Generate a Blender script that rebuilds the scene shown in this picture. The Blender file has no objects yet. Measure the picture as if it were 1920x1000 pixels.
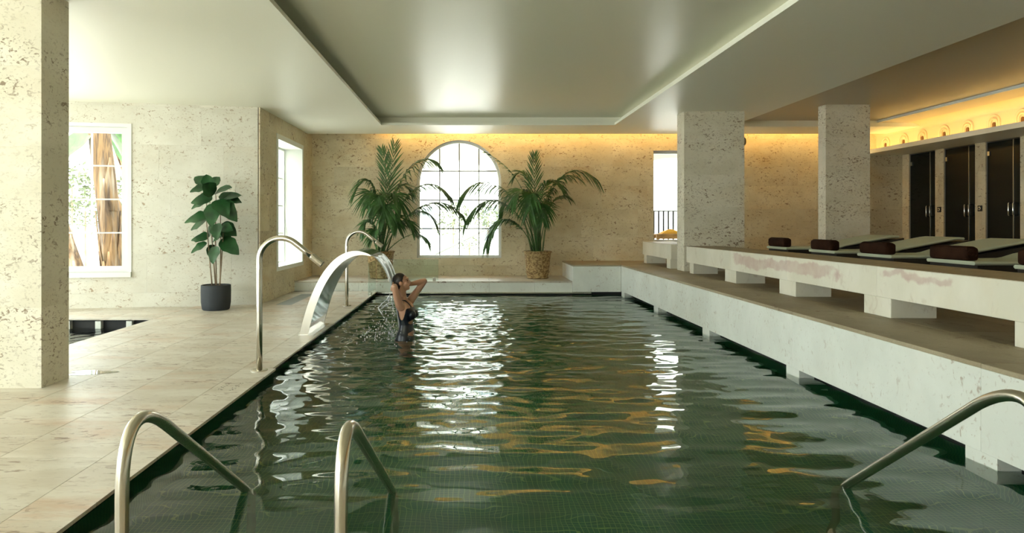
import bpy, bmesh, math, random
import numpy as np
from mathutils import Vector, Matrix, Quaternion, noise as mnoise

# ------------------------------------------------------------------ camera, world, exposure
S = bpy.context.scene
COL = S.collection
CAM_Z = 1.42            # eye height over the pool water (water surface is z = 0)
FPX = 1270.0            # focal length in pixels of the 1920 px wide frame
cd = bpy.data.cameras.new('camera')
cam = bpy.data.objects.new('camera', cd)
COL.objects.link(cam)
cam.location = (0, 0, CAM_Z)
cam.rotation_euler = (math.pi / 2, 0, 0)
cd.sensor_width = 36.0
cd.lens = FPX / 1920 * 36
cd.shift_x = 80 / 1920
cd.shift_y = -81 / 1920
cd.clip_start = 0.05
cd.clip_end = 300
S.camera = cam

W = bpy.data.worlds.new('sky')
S.world = W
W.use_nodes = True
bg = W.node_tree.nodes['Background']
bg.inputs['Color'].default_value = (0.90, 1.0, 0.985, 1)
bg.inputs['Strength'].default_value = 6.0
sun_d = bpy.data.lights.new('sun', 'SUN')
sun_d.energy = 10.0; sun_d.angle = math.radians(.6); sun_d.color = (1.0, .98, .94)
sun = bpy.data.objects.new('sun', sun_d); COL.objects.link(sun)
sun.rotation_euler = Vector((.14, .34, -.93)).to_track_quat('-Z', 'Y').to_euler()     # high sun over the garden on the left
S.view_settings.view_transform = 'Standard'
S.view_settings.look = 'None'
S.view_settings.gamma = 1.0
S.view_settings.use_curve_mapping = False
S.view_settings.exposure = 0.42
S.cycles.max_bounces = 12
S.cycles.diffuse_bounces = 6
S.cycles.glossy_bounces = 5
S.cycles.transmission_bounces = 8
S.cycles.transparent_max_bounces = 12
S.cycles.sample_clamp_indirect = 8.0
S.cycles.blur_glossy = 0.6

def portal(loc, rot, sx, sy):
    """marks a window opening for the renderer's sky sampling; gives off no light of its own"""
    l = bpy.data.lights.new('window_portal', 'AREA')
    l.shape = 'RECTANGLE'; l.size = sx; l.size_y = sy
    l.cycles.is_portal = True
    o = bpy.data.objects.new('window_portal', l)
    COL.objects.link(o)
    o.location = loc; o.rotation_euler = rot
    return o

rng = random.Random(7)

# ------------------------------------------------------------------ material helpers
MATS = {}
def newmat(name):
    m = bpy.data.materials.new(name); m.use_nodes = True
    nt = m.node_tree; nt.nodes.clear()
    out = nt.nodes.new('ShaderNodeOutputMaterial')
    MATS[name] = m
    return m, nt, out
def N(nt, typ, ins=None, **kw):
    n = nt.nodes.new(typ)
    for k, v in kw.items(): setattr(n, k, v)
    for k, v in (ins or {}).items():
        s = n.inputs[k]
        if hasattr(v, 'is_linked') or isinstance(v, bpy.types.NodeSocket): nt.links.new(v, s)
        else: s.default_value = v
    return n
def rgba(c): return (c[0], c[1], c[2], 1.0)
def mixc(nt, fac, a, b, mode='MIX'):
    n = nt.nodes.new('ShaderNodeMix'); n.data_type = 'RGBA'; n.blend_type = mode
    for idx, v in ((0, fac), (6, a), (7, b)):
        s = n.inputs[idx]
        if isinstance(v, bpy.types.NodeSocket): nt.links.new(v, s)
        else: s.default_value = v if idx == 0 else rgba(v)
    return n.outputs[2]
def ramp(nt, v, a, b):
    return N(nt, 'ShaderNodeMapRange', {'Value': v, 'From Min': a, 'From Max': b}, interpolation_type='SMOOTHSTEP').outputs[0]
def math_(nt, op, a, b=0.0):
    return N(nt, 'ShaderNodeMath', {0: a, 1: b}, operation=op).outputs[0]
def noise_(nt, vec, scale, detail=3.0, rough=0.55, dist=0.0):
    return N(nt, 'ShaderNodeTexNoise', {'Vector': vec, 'Scale': scale, 'Detail': detail, 'Roughness': rough, 'Distortion': dist}).outputs[0]
def pbr(name, col, rough=0.5, metal=0.0, spec=0.5, bump=None, emit=None, estr=0.0, trans=0.0, var=0.0, coat=0.0, sheen=0.0):
    m, nt, out = newmat(name)
    p = N(nt, 'ShaderNodeBsdfPrincipled', {'Roughness': rough, 'Metallic': metal, 'Specular IOR Level': spec,
          'Transmission Weight': trans, 'Coat Weight': coat, 'Sheen Weight': sheen})
    p.inputs['Base Color'].default_value = rgba(col)
    pos = N(nt, 'ShaderNodeNewGeometry').outputs['Position']
    if var:
        nz = noise_(nt, pos, 6.0, 4)
        dark = tuple(c * (1 - var) for c in col); light = tuple(min(1, c * (1 + var)) for c in col)
        nt.links.new(mixc(nt, ramp(nt, nz, .3, .7), dark, light), p.inputs['Base Color'])
    if bump:
        sc, st = bump
        b = N(nt, 'ShaderNodeBump', {'Height': noise_(nt, pos, sc, 4), 'Strength': st, 'Distance': 0.01})
        nt.links.new(b.outputs[0], p.inputs['Normal'])
    if emit:
        p.inputs['Emission Color'].default_value = rgba(emit); p.inputs['Emission Strength'].default_value = estr
    nt.links.new(p.outputs[0], out.inputs[0])
    return m

def stone(name, c1, c2, ochre, pit, pit_amt=0.6, ochre_amt=0.4, rough=0.6, stretch=(1, 1, 1), pscale=14, spec=0.4, stain=None, per=0.10, pthr=0.60, grain=0.0):
    """pitted shell limestone: cream ground, ochre clouds, rusty pits in drifts"""
    m, nt, out = newmat(name)
    pos = N(nt, 'ShaderNodeNewGeometry').outputs['Position']
    oi = N(nt, 'ShaderNodeObjectInfo').outputs['Random']
    off = N(nt, 'ShaderNodeCombineXYZ', {0: math_(nt, 'MULTIPLY', oi, 37.0), 1: math_(nt, 'MULTIPLY', oi, 11.0), 2: math_(nt, 'MULTIPLY', oi, 23.0)}).outputs[0]
    mp = N(nt, 'ShaderNodeMapping', {'Vector': pos, 'Scale': stretch}).outputs[0]
    vec = N(nt, 'ShaderNodeVectorMath', {0: mp, 1: off}, operation='ADD').outputs[0]
    base = mixc(nt, ramp(nt, noise_(nt, vec, 1.6, 5, .6), .35, .68), c1, c2)
    oc = ramp(nt, noise_(nt, vec, 1.1, 6, .65, .4), .50, .74)
    base = mixc(nt, math_(nt, 'MULTIPLY', oc, ochre_amt), base, ochre)
    drift = ramp(nt, noise_(nt, vec, 1.5, 3, .6), .36, .66)
    p1 = ramp(nt, noise_(nt, vec, pscale, 3, .55, .8), pthr, pthr + .10)
    p2 = ramp(nt, noise_(nt, vec, pscale * 2.3, 2, .5, .5), pthr + .03, pthr + .11)
    pits = math_(nt, 'MINIMUM', math_(nt, 'ADD', math_(nt, 'MULTIPLY', p1, math_(nt, 'ADD', drift, .18)), math_(nt, 'MULTIPLY', p2, math_(nt, 'ADD', math_(nt, 'MULTIPLY', drift, .5), .12))), 1.0)
    base = mixc(nt, math_(nt, 'MULTIPLY', pits, pit_amt), base, pit)
    if grain:
        g = noise_(nt, vec, 90, 3, .6)
        base = mixc(nt, grain, base, mixc(nt, g, (.12, .10, .07), (1, 1, 1)), 'MULTIPLY')
    if stain:
        sx = N(nt, 'ShaderNodeSeparateXYZ', {0: pos})
        wob = noise_(nt, pos, 3.2, 4, .6)
        tot = None
        for (y0, y1, z0, z1) in stain:
            yy = math_(nt, 'ADD', sx.outputs[1], math_(nt, 'MULTIPLY', math_(nt, 'SUBTRACT', wob, .5), .9))
            zz = math_(nt, 'ADD', sx.outputs[2], math_(nt, 'MULTIPLY', math_(nt, 'SUBTRACT', wob, .5), .22))
            a = math_(nt, 'MULTIPLY', ramp(nt, yy, y0, y0 + .12), ramp(nt, yy, y1, y1 - .12))
            b = math_(nt, 'MULTIPLY', ramp(nt, zz, z0, z0 + .03), ramp(nt, zz, z1, z1 - .03))
            t = math_(nt, 'MULTIPLY', a, b)
            tot = t if tot is None else math_(nt, 'MAXIMUM', tot, t)
        st = math_(nt, 'MULTIPLY', tot, math_(nt, 'ADD', math_(nt, 'MULTIPLY', noise_(nt, pos, 7, 4), .9), .05))
        base = mixc(nt, st, base, (.50, .30, .27))
    val = N(nt, 'ShaderNodeMapRange', {'Value': oi, 'To Min': 1 - per, 'To Max': 1 + per * .4}).outputs[0]
    base = N(nt, 'ShaderNodeHueSaturation', {'Color': base, 'Value': val}).outputs[0]
    h = math_(nt, 'SUBTRACT', math_(nt, 'MULTIPLY', noise_(nt, vec, 35, 4), .25), pits)
    b = N(nt, 'ShaderNodeBump', {'Height': h, 'Strength': .35, 'Distance': .004})
    p = N(nt, 'ShaderNodeBsdfPrincipled', {'Base Color': base, 'Roughness': rough, 'Specular IOR Level': spec, 'Normal': b.outputs[0]})
    nt.links.new(p.outputs[0], out.inputs[0])
    return m

def glassy(name, tint=(1, 1, 1), ior=1.45, alpha=0.0):
    m, nt, out = newmat(name)
    f = N(nt, 'ShaderNodeFresnel', {'IOR': ior})
    t = N(nt, 'ShaderNodeBsdfTransparent', {'Color': rgba(tint)})
    g = N(nt, 'ShaderNodeBsdfGlossy', {'Roughness': 0.02})
    front = math_(nt, 'SUBTRACT', 1.0, N(nt, 'ShaderNodeNewGeometry').outputs['Backfacing'])   # thin sheet: reflect at the outer face only
    mx = N(nt, 'ShaderNodeMixShader', {0: math_(nt, 'MULTIPLY', f.outputs[0], front), 1: t.outputs[0], 2: g.outputs[0]})
    nt.links.new(mx.outputs[0], out.inputs[0])
    return m

CREAM1, CREAM2 = (.70, .63, .46), (.80, .75, .60)
M_wall = stone('shell_limestone_wall', (.66, .58, .40), (.76, .69, .51), (.62, .46, .24), (.24, .13, .06), .85, .5, .6, (1, 1, 1.5), 15, per=.10, pthr=.575)
M_wall_l = stone('shell_limestone_pale_wall', (.68, .66, .57), (.76, .745, .66), (.66, .57, .43), (.30, .19, .10), .8, .35, .6, (1, 1, 1.4), 17, per=.04, pthr=.585)
M_col = stone('shell_limestone_column', (.67, .635, .51), (.76, .725, .61), (.66, .55, .39), (.20, .13, .07), .85, .25, .6, (1, 1, 1.6), 19, per=.02, pthr=.56)
M_deck = stone('honed_limestone_paving', (.55, .49, .40), (.67, .63, .55), (.54, .36, .24), (.22, .13, .08), .85, .85, .40, (.6, 2.0, 1), 13, pthr=.57, spec=.5, per=.04)
M_face = stone('pale_limestone_facing', (.74, .76, .70), (.82, .84, .78), (.74, .67, .56), (.40, .30, .22), .7, .15, .5, (1, 1, .8), 17, per=.02)
M_bench = stone('pale_limestone_bench', (.72, .69, .57), (.80, .77, .66), (.72, .62, .45), (.42, .30, .2), .30, .25, .45, (1, 1, .6), 8, per=.03,
                stain=[(6.75, 9.35, .83, 1.0), (5.1, 6.05, .93, 1.02)])
M_shelf = stone('worn_limestone_shelf', (.38, .31, .20), (.47, .40, .27), (.45, .32, .18), (.22, .14, .08), .6, .5, .55, (1, .7, 1), 13, per=.08, grain=.35)
M_ceil = pbr('satin_painted_ceiling', (.72, .71, .57), .34, spec=.6, bump=(60, .04))
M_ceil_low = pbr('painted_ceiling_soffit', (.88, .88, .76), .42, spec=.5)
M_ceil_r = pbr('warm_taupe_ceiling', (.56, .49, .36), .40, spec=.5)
M_white = pbr('white_painted_joinery', (.82, .85, .80), .4)
M_mull = pbr('grey_painted_glazing_bar', (.20, .21, .19), .45)
M_steel = pbr('brushed_stainless_steel', (.62, .58, .50), .22, 1.0)
M_steel2 = pbr('polished_stainless_steel', (.72, .74, .76), .12, 1.0)
M_chrome = pbr('chrome', (.8, .8, .78), .1, 1.0)
M_dark = pbr('dark_overflow_channel', (.012, .012, .011), .6)
M_black = pbr('black_glass_door', (.006, .009, .008), .12, spec=.25)
M_blackf = pbr('matt_black_metal', (.012, .012, .012), .5)
M_pane = glassy('window_glass')
M_guard = glassy('green_tinted_glass', (.90, .97, .95), 1.4)
M_hidden = pbr('grey_concrete_core', (.35, .33, .3), .8)
M_led = pbr('warm_light_strip', (1, .8, .4), .5, emit=(1.0, .66, .22), estr=26)
M_mat = pbr('pale_green_lounger_cushion', (.52, .57, .44), .8, spec=.2, bump=(160, .15))
M_loungef = pbr('black_brown_lounger_frame', (.018, .016, .014), .45)
M_towel = pbr('dark_brown_towel', (.036, .016, .009), .95, spec=.05, bump=(120, .6), var=.25)
M_wicker = None
M_soil = pbr('dark_potting_soil', (.05, .035, .02), .95, bump=(60, .8), var=.4)
M_pot = pbr('charcoal_fibre_stone', (.035, .042, .05), .75, bump=(70, .1))
M_leaf = pbr('dark_green_glossy_leaf', (.018, .080, .022), .38, spec=.5, var=.35)
M_palm = pbr('palm_green', (.050, .135, .030), .45, spec=.45, var=.4)
M_palmstem = pbr('palm_green_brown_stem', (.13, .17, .06), .55, var=.3)
M_bark = pbr('grey_brown_stem', (.22, .16, .10), .8, var=.3)
M_skin = pbr('tanned_wet_skin', (.56, .31, .20), .38, spec=.5)
M_hair = pbr('wet_dark_hair', (.018, .011, .008), .35, spec=.5, bump=(90, .3))
M_suit = pbr('black_wet_swimsuit', (.006, .009, .016), .32, spec=.5)
M_eye = pbr('dark_eye', (.02, .015, .01), .2)
M_lip = pbr('lip', (.42, .16, .13), .4)
M_ext = pbr('white_rendered_masonry', (.80, .78, .72), .8)
M_far = pbr('pale_far_render', (.66, .66, .62), .85)
M_farglass = pbr('far_window_glass', (.25, .29, .31), .2)
M_ground = pbr('bright_terrace_paving', (.70, .68, .62), .8)
M_trunk = None
M_green = pbr('garden_leaf_green', (.05, .14, .02), .5, var=.4)  # plain leaf green, varied at random
M_shrub = pbr('olive_shrub_leaf', (.07, .09, .035), .6, var=.5)
M_wood = pbr('honey_coloured_wood', (.32, .17, .045), .5, var=.25)
M_spk = pbr('beige_speaker_housing', (.45, .38, .27), .5)
M_grate = pbr('grey_drain_grating', (.30, .32, .30), .4, .6)
M_mark = pbr('engraved_dark_fill', (.10, .085, .06), .8)
M_cove = pbr('cream_plaster_cove', (.78, .66, .44), .7)
M_hole_shade = pbr('ochre_hole_shade', (.16, .07, .015), .8)

def mosaic():
    m, nt, out = newmat('dark_green_mosaic_tile')
    pos = N(nt, 'ShaderNodeNewGeometry').outputs['Position']
    nz = noise_(nt, pos, .9, 3)
    br = N(nt, 'ShaderNodeTexBrick', {'Vector': pos, 'Scale': 1.0, 'Mortar Size': .0020, 'Mortar Smooth': .2, 'Bias': 0.0,
           'Brick Width': .033, 'Row Height': .033, 'Color1': rgba((.001, .105, .050)), 'Color2': rgba((.004, .115, .045)), 'Mortar': rgba((.16, .30, .09))}, offset=0.0)
    c = mixc(nt, ramp(nt, nz, .35, .7), br.outputs[0], (.010, .060, .020))
    c = mixc(nt, .55, br.outputs[0], c)
    p = N(nt, 'ShaderNodeBsdfPrincipled', {'Base Color': c, 'Roughness': .3, 'Specular IOR Level': .4})
    nt.links.new(p.outputs[0], out.inputs[0])
    return m
M_mosaic = mosaic()
def watermat():
    m, nt, out = newmat('pool_water')
    g = N(nt, 'ShaderNodeBsdfGlass', {'IOR': 1.333, 'Roughness': 0.0, 'Color': rgba((.97, 1.0, .98))})
    nt.links.new(g.outputs[0], out.inputs[0])
    return m
M_water = watermat()
def fallmat():
    m, nt, out = newmat('aerated_falling_water')
    g = N(nt, 'ShaderNodeBsdfGlossy', {'Roughness': .08})
    t = N(nt, 'ShaderNodeBsdfTransparent', {'Color': rgba((.95, .98, 1))})
    d = N(nt, 'ShaderNodeBsdfDiffuse', {'Color': rgba((.86, .90, .92))})
    tl = N(nt, 'ShaderNodeBsdfTranslucent', {'Color': rgba((.86, .90, .92))})
    dd = N(nt, 'ShaderNodeMixShader', {0: .5, 1: d.outputs[0], 2: tl.outputs[0]})
    pos = N(nt, 'ShaderNodeNewGeometry').outputs['Position']
    mp = N(nt, 'ShaderNodeMapping', {'Vector': pos, 'Scale': (2, 22, 2)}).outputs[0]
    st = ramp(nt, noise_(nt, mp, 1.0, 4), .30, .62)
    a = N(nt, 'ShaderNodeMixShader', {0: math_(nt, 'MULTIPLY', st, .75), 1: t.outputs[0], 2: dd.outputs[0]})
    b = N(nt, 'ShaderNodeMixShader', {0: .18, 1: a.outputs[0], 2: g.outputs[0]})
    nt.links.new(b.outputs[0], out.inputs[0])
    return m
M_fall = fallmat()
def wicker():
    m, nt, out = newmat('woven_wicker')
    pos = N(nt, 'ShaderNodeNewGeometry').outputs['Position']
    ck = N(nt, 'ShaderNodeTexNoise', {'Vector': N(nt, 'ShaderNodeMapping', {'Vector': pos, 'Scale': (1, 1, 1.6)}).outputs[0], 'Scale': 22, 'Detail': 3})
    c = mixc(nt, ramp(nt, ck.outputs[0], .38, .62), (.20, .115, .04), (.46, .32, .14))
    b = N(nt, 'ShaderNodeBump', {'Height': ck.outputs[0], 'Strength': .5, 'Distance': .01})
    p = N(nt, 'ShaderNodeBsdfPrincipled', {'Base Color': c, 'Roughness': .7, 'Normal': b.outputs[0]})
    nt.links.new(p.outputs[0], out.inputs[0])
    return m
M_wicker = wicker()
def trunkmat():
    m, nt, out = newmat('fibrous_banana_stem')
    pos = N(nt, 'ShaderNodeNewGeometry').outputs['Position']
    v = N(nt, 'ShaderNodeMapping', {'Vector': pos, 'Scale': (14, 14, 1.2)}).outputs[0]
    n = noise_(nt, v, 1.2, 5, .65, .6)
    c = mixc(nt, ramp(nt, n, .36, .60), (.05, .026, .011), (.20, .115, .042))
    c = mixc(nt, ramp(nt, noise_(nt, v, .5, 3), .52, .7), c, (.30, .25, .18))
    p = N(nt, 'ShaderNodeBsdfPrincipled', {'Base Color': c, 'Roughness': .75})
    nt.links.new(p.outputs[0], out.inputs[0])
    return m
M_trunk = trunkmat()

# ------------------------------------------------------------------ object helpers
WL = {}      # world position of every object's origin
def tag(o, label=None, cat=None, group=None, kind=None):
    if label: o['label'] = label
    if cat: o['category'] = cat
    if group: o['group'] = group
    if kind: o['kind'] = kind
    return o
def empty(name, loc, label=None, cat=None, group=None, kind=None):
    o = bpy.data.objects.new(name, None); COL.objects.link(o)
    o.location = loc; o.empty_display_size = .1
    WL[o.name] = Vector(loc)
    return tag(o, label, cat, group, kind)

class MB:
    def __init__(s): s.v = []; s.f = []
    def add(s, vs, fs):
        k = len(s.v); s.v += [tuple(p) for p in vs]; s.f += [tuple(i + k for i in f) for f in fs]; return s
    def hexa(s, p):  # 8 corners: bottom ring 0-3, top ring 4-7
        return s.add(p, [(0, 3, 2, 1), (4, 5, 6, 7), (0, 1, 5, 4), (1, 2, 6, 5), (2, 3, 7, 6), (3, 0, 4, 7)])
    def box(s, a, b):
        (x0, y0, z0), (x1, y1, z1) = a, b
        return s.hexa([(x0, y0, z0), (x1, y0, z0), (x1, y1, z0), (x0, y1, z0), (x0, y0, z1), (x1, y0, z1), (x1, y1, z1), (x0, y1, z1)])
    def tube(s, pts, r, n=10, caps=True):
        pts = [Vector(p) for p in pts]
        rs = r if isinstance(r, (list, tuple)) else [r] * len(pts)
        rings = []; up = None
        for i, p in enumerate(pts):
            t = (pts[min(i + 1, len(pts) - 1)] - pts[max(i - 1, 0)]).normalized()
            if up is None:
                up = Vector((0, 0, 1)) if abs(t.z) < .9 else Vector((1, 0, 0))
            a = t.cross(up).normalized(); up2 = a.cross(t).normalized(); up = up2
            rings.append([p + (a * math.cos(q) + up2 * math.sin(q)) * rs[i] for q in [2 * math.pi * k / n for k in range(n)]])
        vs = [q for r_ in rings for q in r_]
        fs = []
        for i in range(len(rings) - 1):
            for k in range(n):
                fs.append((i * n + k, i * n + (k + 1) % n, (i + 1) * n + (k + 1) % n, (i + 1) * n + k))
        if caps:
            fs.append(tuple(reversed(range(n)))); fs.append(tuple((len(rings) - 1) * n + k for k in range(n)))
        return s.add(vs, fs)
    def loft(s, rings, caps=True):
        n = len(rings[0]); vs = [q for r_ in rings for q in r_]; fs = []
        for i in range(len(rings) - 1):
            for k in range(n):
                fs.append((i * n + k, i * n + (k + 1) % n, (i + 1) * n + (k + 1) % n, (i + 1) * n + k))
        if caps:
            fs.append(tuple(reversed(range(n)))); fs.append(tuple((len(rings) - 1) * n + k for k in range(n)))
        return s.add(vs, fs)
    def lathe(s, c, prof, n=24, caps=True):
        return s.loft([[(c[0] + r * math.cos(2 * math.pi * k / n), c[1] + r * math.sin(2 * math.pi * k / n), c[2] + z) for k in range(n)] for r, z in prof], caps)
    def ell(s, c, r, rot=None, nu=16, nv=10):
        rings = []
        for i in range(1, nv):
            a = math.pi * i / nv
            ring = []
            for k in range(nu):
                b = 2 * math.pi * k / nu
                p = Vector((r[0] * math.sin(a) * math.cos(b), r[1] * math.sin(a) * math.sin(b), -r[2] * math.cos(a)))
                if rot: p = rot @ p
                ring.append(p + Vector(c))
            rings.append(ring)
        n = len(s.v); s.loft(rings, caps=False)
        bot = Vector((0, 0, -r[2])); top = Vector((0, 0, r[2]))
        if rot: bot = rot @ bot; top = rot @ top
        b0 = len(s.v); s.v += [tuple(bot + Vector(c)), tuple(top + Vector(c))]
        for k in range(nu):
            s.f.append((b0, n + (k + 1) % nu, n + k))
            m = n + (nv - 2) * nu
            s.f.append((b0 + 1, m + k, m + (k + 1) % nu))
        return s
    def strip(s, pts, side, wid):
        """flat blade: centre line, side vector, width at each point"""
        vs = []; fs = []
        for p, w in zip(pts, wid):
            vs += [p - side * w * .5, p + side * w * .5]
        for i in range(len(pts) - 1): fs.append((2 * i, 2 * i + 1, 2 * i + 3, 2 * i + 2))
        return s.add(vs, fs)
    def build(s, name, mat, parent=None, smooth=False, bevel=0.0, origin=None, seg=2):
        vs = np.array(s.v, dtype=float)
        if parent is not None: org = WL[parent.name]
        elif origin is not None: org = Vector(origin)
        else:
            lo, hi = vs.min(0), vs.max(0); org = Vector(((lo[0] + hi[0]) / 2, (lo[1] + hi[1]) / 2, lo[2]))
        me = bpy.data.meshes.new(name)
        me.from_pydata([tuple(v - np.array(org)) for v in vs], [], s.f)
        me.materials.append(mat)
        if smooth:
            me.polygons.foreach_set('use_smooth', [True] * len(me.polygons))
        me.update()
        o = bpy.data.objects.new(name, me); COL.objects.link(o)
        if parent is not None: o.parent = parent
        else: o.location = org
        WL[o.name] = org.copy()
        if bevel:
            b = o.modifiers.new('bevel', 'BEVEL'); b.width = bevel; b.segments = seg; b.limit_method = 'ANGLE'
        if smooth == 'auto':
            pass
        return o
def Box(name, a, b, mat, parent=None, bevel=0.0, **kw):
    o = MB().box(a, b).build(name, mat, parent, bevel=bevel)
    return tag(o, **kw) if kw else o
def autosmooth(o, ang=40):
    me = o.data
    me.polygons.foreach_set('use_smooth', [True] * len(me.polygons))
    me.set_sharp_from_angle(angle=math.radians(ang))
    return o
def copy_tree(o, parent=None, dloc=(0, 0, 0)):
    c = o.copy(); COL.objects.link(c); c.parent = parent
    if parent is None: c.location = o.location + Vector(dloc)
    for ch in [x for x in bpy.data.objects if x.parent == o]:
        copy_tree(ch, c)
    return c
_cache = {}
def piece(name, size, center, mat, parent, bevel=.004):
    """a small block whose mesh is shared by all blocks of its size"""
    key = (name, tuple(round(v, 3) for v in size), mat.name)
    if key not in _cache:
        bm = bmesh.new(); bmesh.ops.create_cube(bm, size=1)
        bmesh.ops.scale(bm, vec=size, verts=bm.verts)
        if bevel: bmesh.ops.bevel(bm, geom=bm.edges[:], offset=bevel, segments=1, affect='EDGES')
        me = bpy.data.meshes.new(name); bm.to_mesh(me); bm.free(); me.materials.append(mat); _cache[key] = me
    o = bpy.data.objects.new(name, _cache[key]); COL.objects.link(o)
    o.parent = parent; o.location = Vector(center) - WL[parent.name]
    WL[o.name] = Vector(center)
    return o

# ------------------------------------------------------------------ walls with openings, built from strips
class Opening:
    def __init__(s, u0, u1, z0, z1, arch=False):
        s.u0, s.u1, s.z0, s.z1, s.arch = u0, u1, z0, z1, arch
        s.r = (u1 - u0) / 2; s.uc = (u0 + u1) / 2
    def top(s, u):
        if not s.arch: return s.z1
        return s.z1 - s.r + math.sqrt(max(0.0, s.r ** 2 - (u - s.uc) ** 2))
    def shrink(s, d): return Opening(s.u0 + d, s.u1 - d, s.z0 + d, s.z1 - d, s.arch)
    def breaks(s):
        if not s.arch: return [s.u0, s.u1]
        return [s.uc - s.r * math.cos(math.pi * k / 20) for k in range(21)]
def strips(mb, Mf, u0, u1, z0, z1, holes, w0, w1, within=None):
    br = {round(u0, 5), round(u1, 5)}
    for h in holes + ([within] if within else []):
        for b in h.breaks():
            if u0 < b < u1: br.add(round(b, 5))
    br = sorted(br)
    def q(ua, ub, la, lb, ha, hb):
        if ha - la < 1e-4 and hb - lb < 1e-4: return
        ha = max(ha, la); hb = max(hb, lb)
        mb.hexa([Mf(ua, w0, la), Mf(ub, w0, lb), Mf(ub, w1, lb), Mf(ua, w1, la), Mf(ua, w0, ha), Mf(ub, w0, hb), Mf(ub, w1, hb), Mf(ua, w1, ha)])
    for ua, ub in zip(br, br[1:]):
        um = (ua + ub) / 2
        lo_a = lo_b = z0; hi_a = hi_b = z1
        if within:
            if not (within.u0 < um < within.u1): continue
            lo_a = lo_b = max(z0, within.z0); hi_a = min(z1, within.top(ua)); hi_b = min(z1, within.top(ub))
            if hi_a <= lo_a and hi_b <= lo_b: continue
        segs = [((lo_a, lo_b), (hi_a, hi_b))]
        for h in holes:
            if not (h.u0 < um < h.u1): continue
            ns = []
            for (l, t) in segs:
                hb0 = h.z0; ta, tb = h.top(ua), h.top(ub)
                if hb0 > min(l): ns.append((l, (min(t[0], hb0), min(t[1], hb0))))
                if max(t[0], t[1]) > min(ta, tb):
                    na, nb = max(l[0], ta), max(l[1], tb)
                    if na < t[0] or nb < t[1]: ns.append(((na, nb), (max(t[0], na), max(t[1], nb))))
            segs = ns
        for (l, t) in segs: q(ua, ub, l[0], l[1], t[0], t[1])
    return mb
def clad(wall, Mf, u0, u1, z0, z1, holes, mat, courses, lengths, th=.02, gap=.0012, seed=1):
    """individual stone panels in courses, cut around the openings"""
    r = random.Random(seed); z = z0
    k = 0
    while z < z1 - .02:
        zh = min(courses[k % len(courses)], z1 - z)
        if z1 - (z + zh) < .15: zh = z1 - z
        u = u0 - r.random() * lengths[0] * .8
        while u < u1:
            L = r.choice(lengths); a, b = max(u, u0), min(u + L, u1)
            if b - a > .02:
                mb = strips(MB(), Mf, a + gap / 2, b - gap / 2, z + gap / 2, z + zh - gap / 2, holes, -th - r.random() * .0015, 0)
                if mb.v: mb.build('stone_panel', mat, wall)
            u += L
        z += zh; k += 1
def window(name, Mf, op, cols, rows, w_front, depth, fw=.07, bar=.018, label=None, arch_rows=None, barmat=None):
    """white frame, glazing bars and one pane of glass per light; w is the depth into the wall"""
    c = Mf(op.uc, w_front, op.z0)
    root = empty(name, c, label, None, None, 'structure')
    inn = op.shrink(fw)
    strips(MB(), Mf, op.u0, op.u1, op.z0, op.z1 + .001, [inn], w_front, w_front + depth, within=op).build('window_frame', M_white, root)
    us = [inn.u0 + (inn.u1 - inn.u0) * k / cols for k in range(cols + 1)]
    zs = rows
    wm = w_front + depth * .5
    for u in us[1:-1]:
        strips(MB(), Mf, u - bar / 2, u + bar / 2, inn.z0, inn.z1, [], wm - .02, wm + .02, within=inn).build('glazing_bar', barmat or M_mull, root)
    for z in zs[1:-1]:
        strips(MB(), Mf, inn.u0, inn.u1, z - bar / 2, z + bar / 2, [], wm - .018, wm + .018, within=inn).build('glazing_bar', barmat or M_mull, root)
    for a, b in zip(us, us[1:]):
        for l, h in zip(zs, zs[1:]):
            mb = strips(MB(), Mf, a + bar / 2, b - bar / 2, l + bar / 2, h - bar / 2, [], wm - .003, wm + .003, within=inn)
            if mb.v: mb.build('pane', M_pane, root)
    return root

# ------------------------------------------------------------------ the room
CEIL = 3.35
FARY = 15.0
NEARY = -3.6
LX = -9.2
RX = 9.6
DECK = 0.07
SHELF = 0.593
PXL, PXR, PYF, PYN = -1.83, 3.02, 13.46, 2.1     # pool rim

# far wall
Mfar = lambda u, w, z: (u, FARY + w, z)
op_arch = Opening(-1.157, .708, .653, 3.262, True)
op_door = Opening(4.07, 5.55, 1.0, 3.03)
mb = MB(); strips(mb, Mfar, -3.9, RX + .3, -1.0, 3.75, [op_arch, op_door], 0, .32)
wall_far = tag(mb.build('wall_far', M_hidden), 'far limestone wall with the arched window and warm light along its top', kind='structure')
clad(wall_far, Mfar, -3.5, RX, DECK, 3.7, [op_arch, op_door], M_wall, [.42, .62, .62, .52], [1.0, 1.25, 1.5], seed=3)
rows = [.653 + .07] + [CAM_Z + (419 - y) / FPX * (FARY + .12) for y in (429, 375.5, 321)] + [3.262]
window('window_1', Mfar, op_arch, 4, rows, .10, .09, fw=.055, bar=.024, label='large arched window of twenty lights in the far wall')
# tall opening at the right of the far wall with a glazed door leaf
window('window_2', Mfar, op_door, 1, [1.055, 2.975], .16, .08, fw=.055, label='tall window in the far wall beside the wide column')

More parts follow.
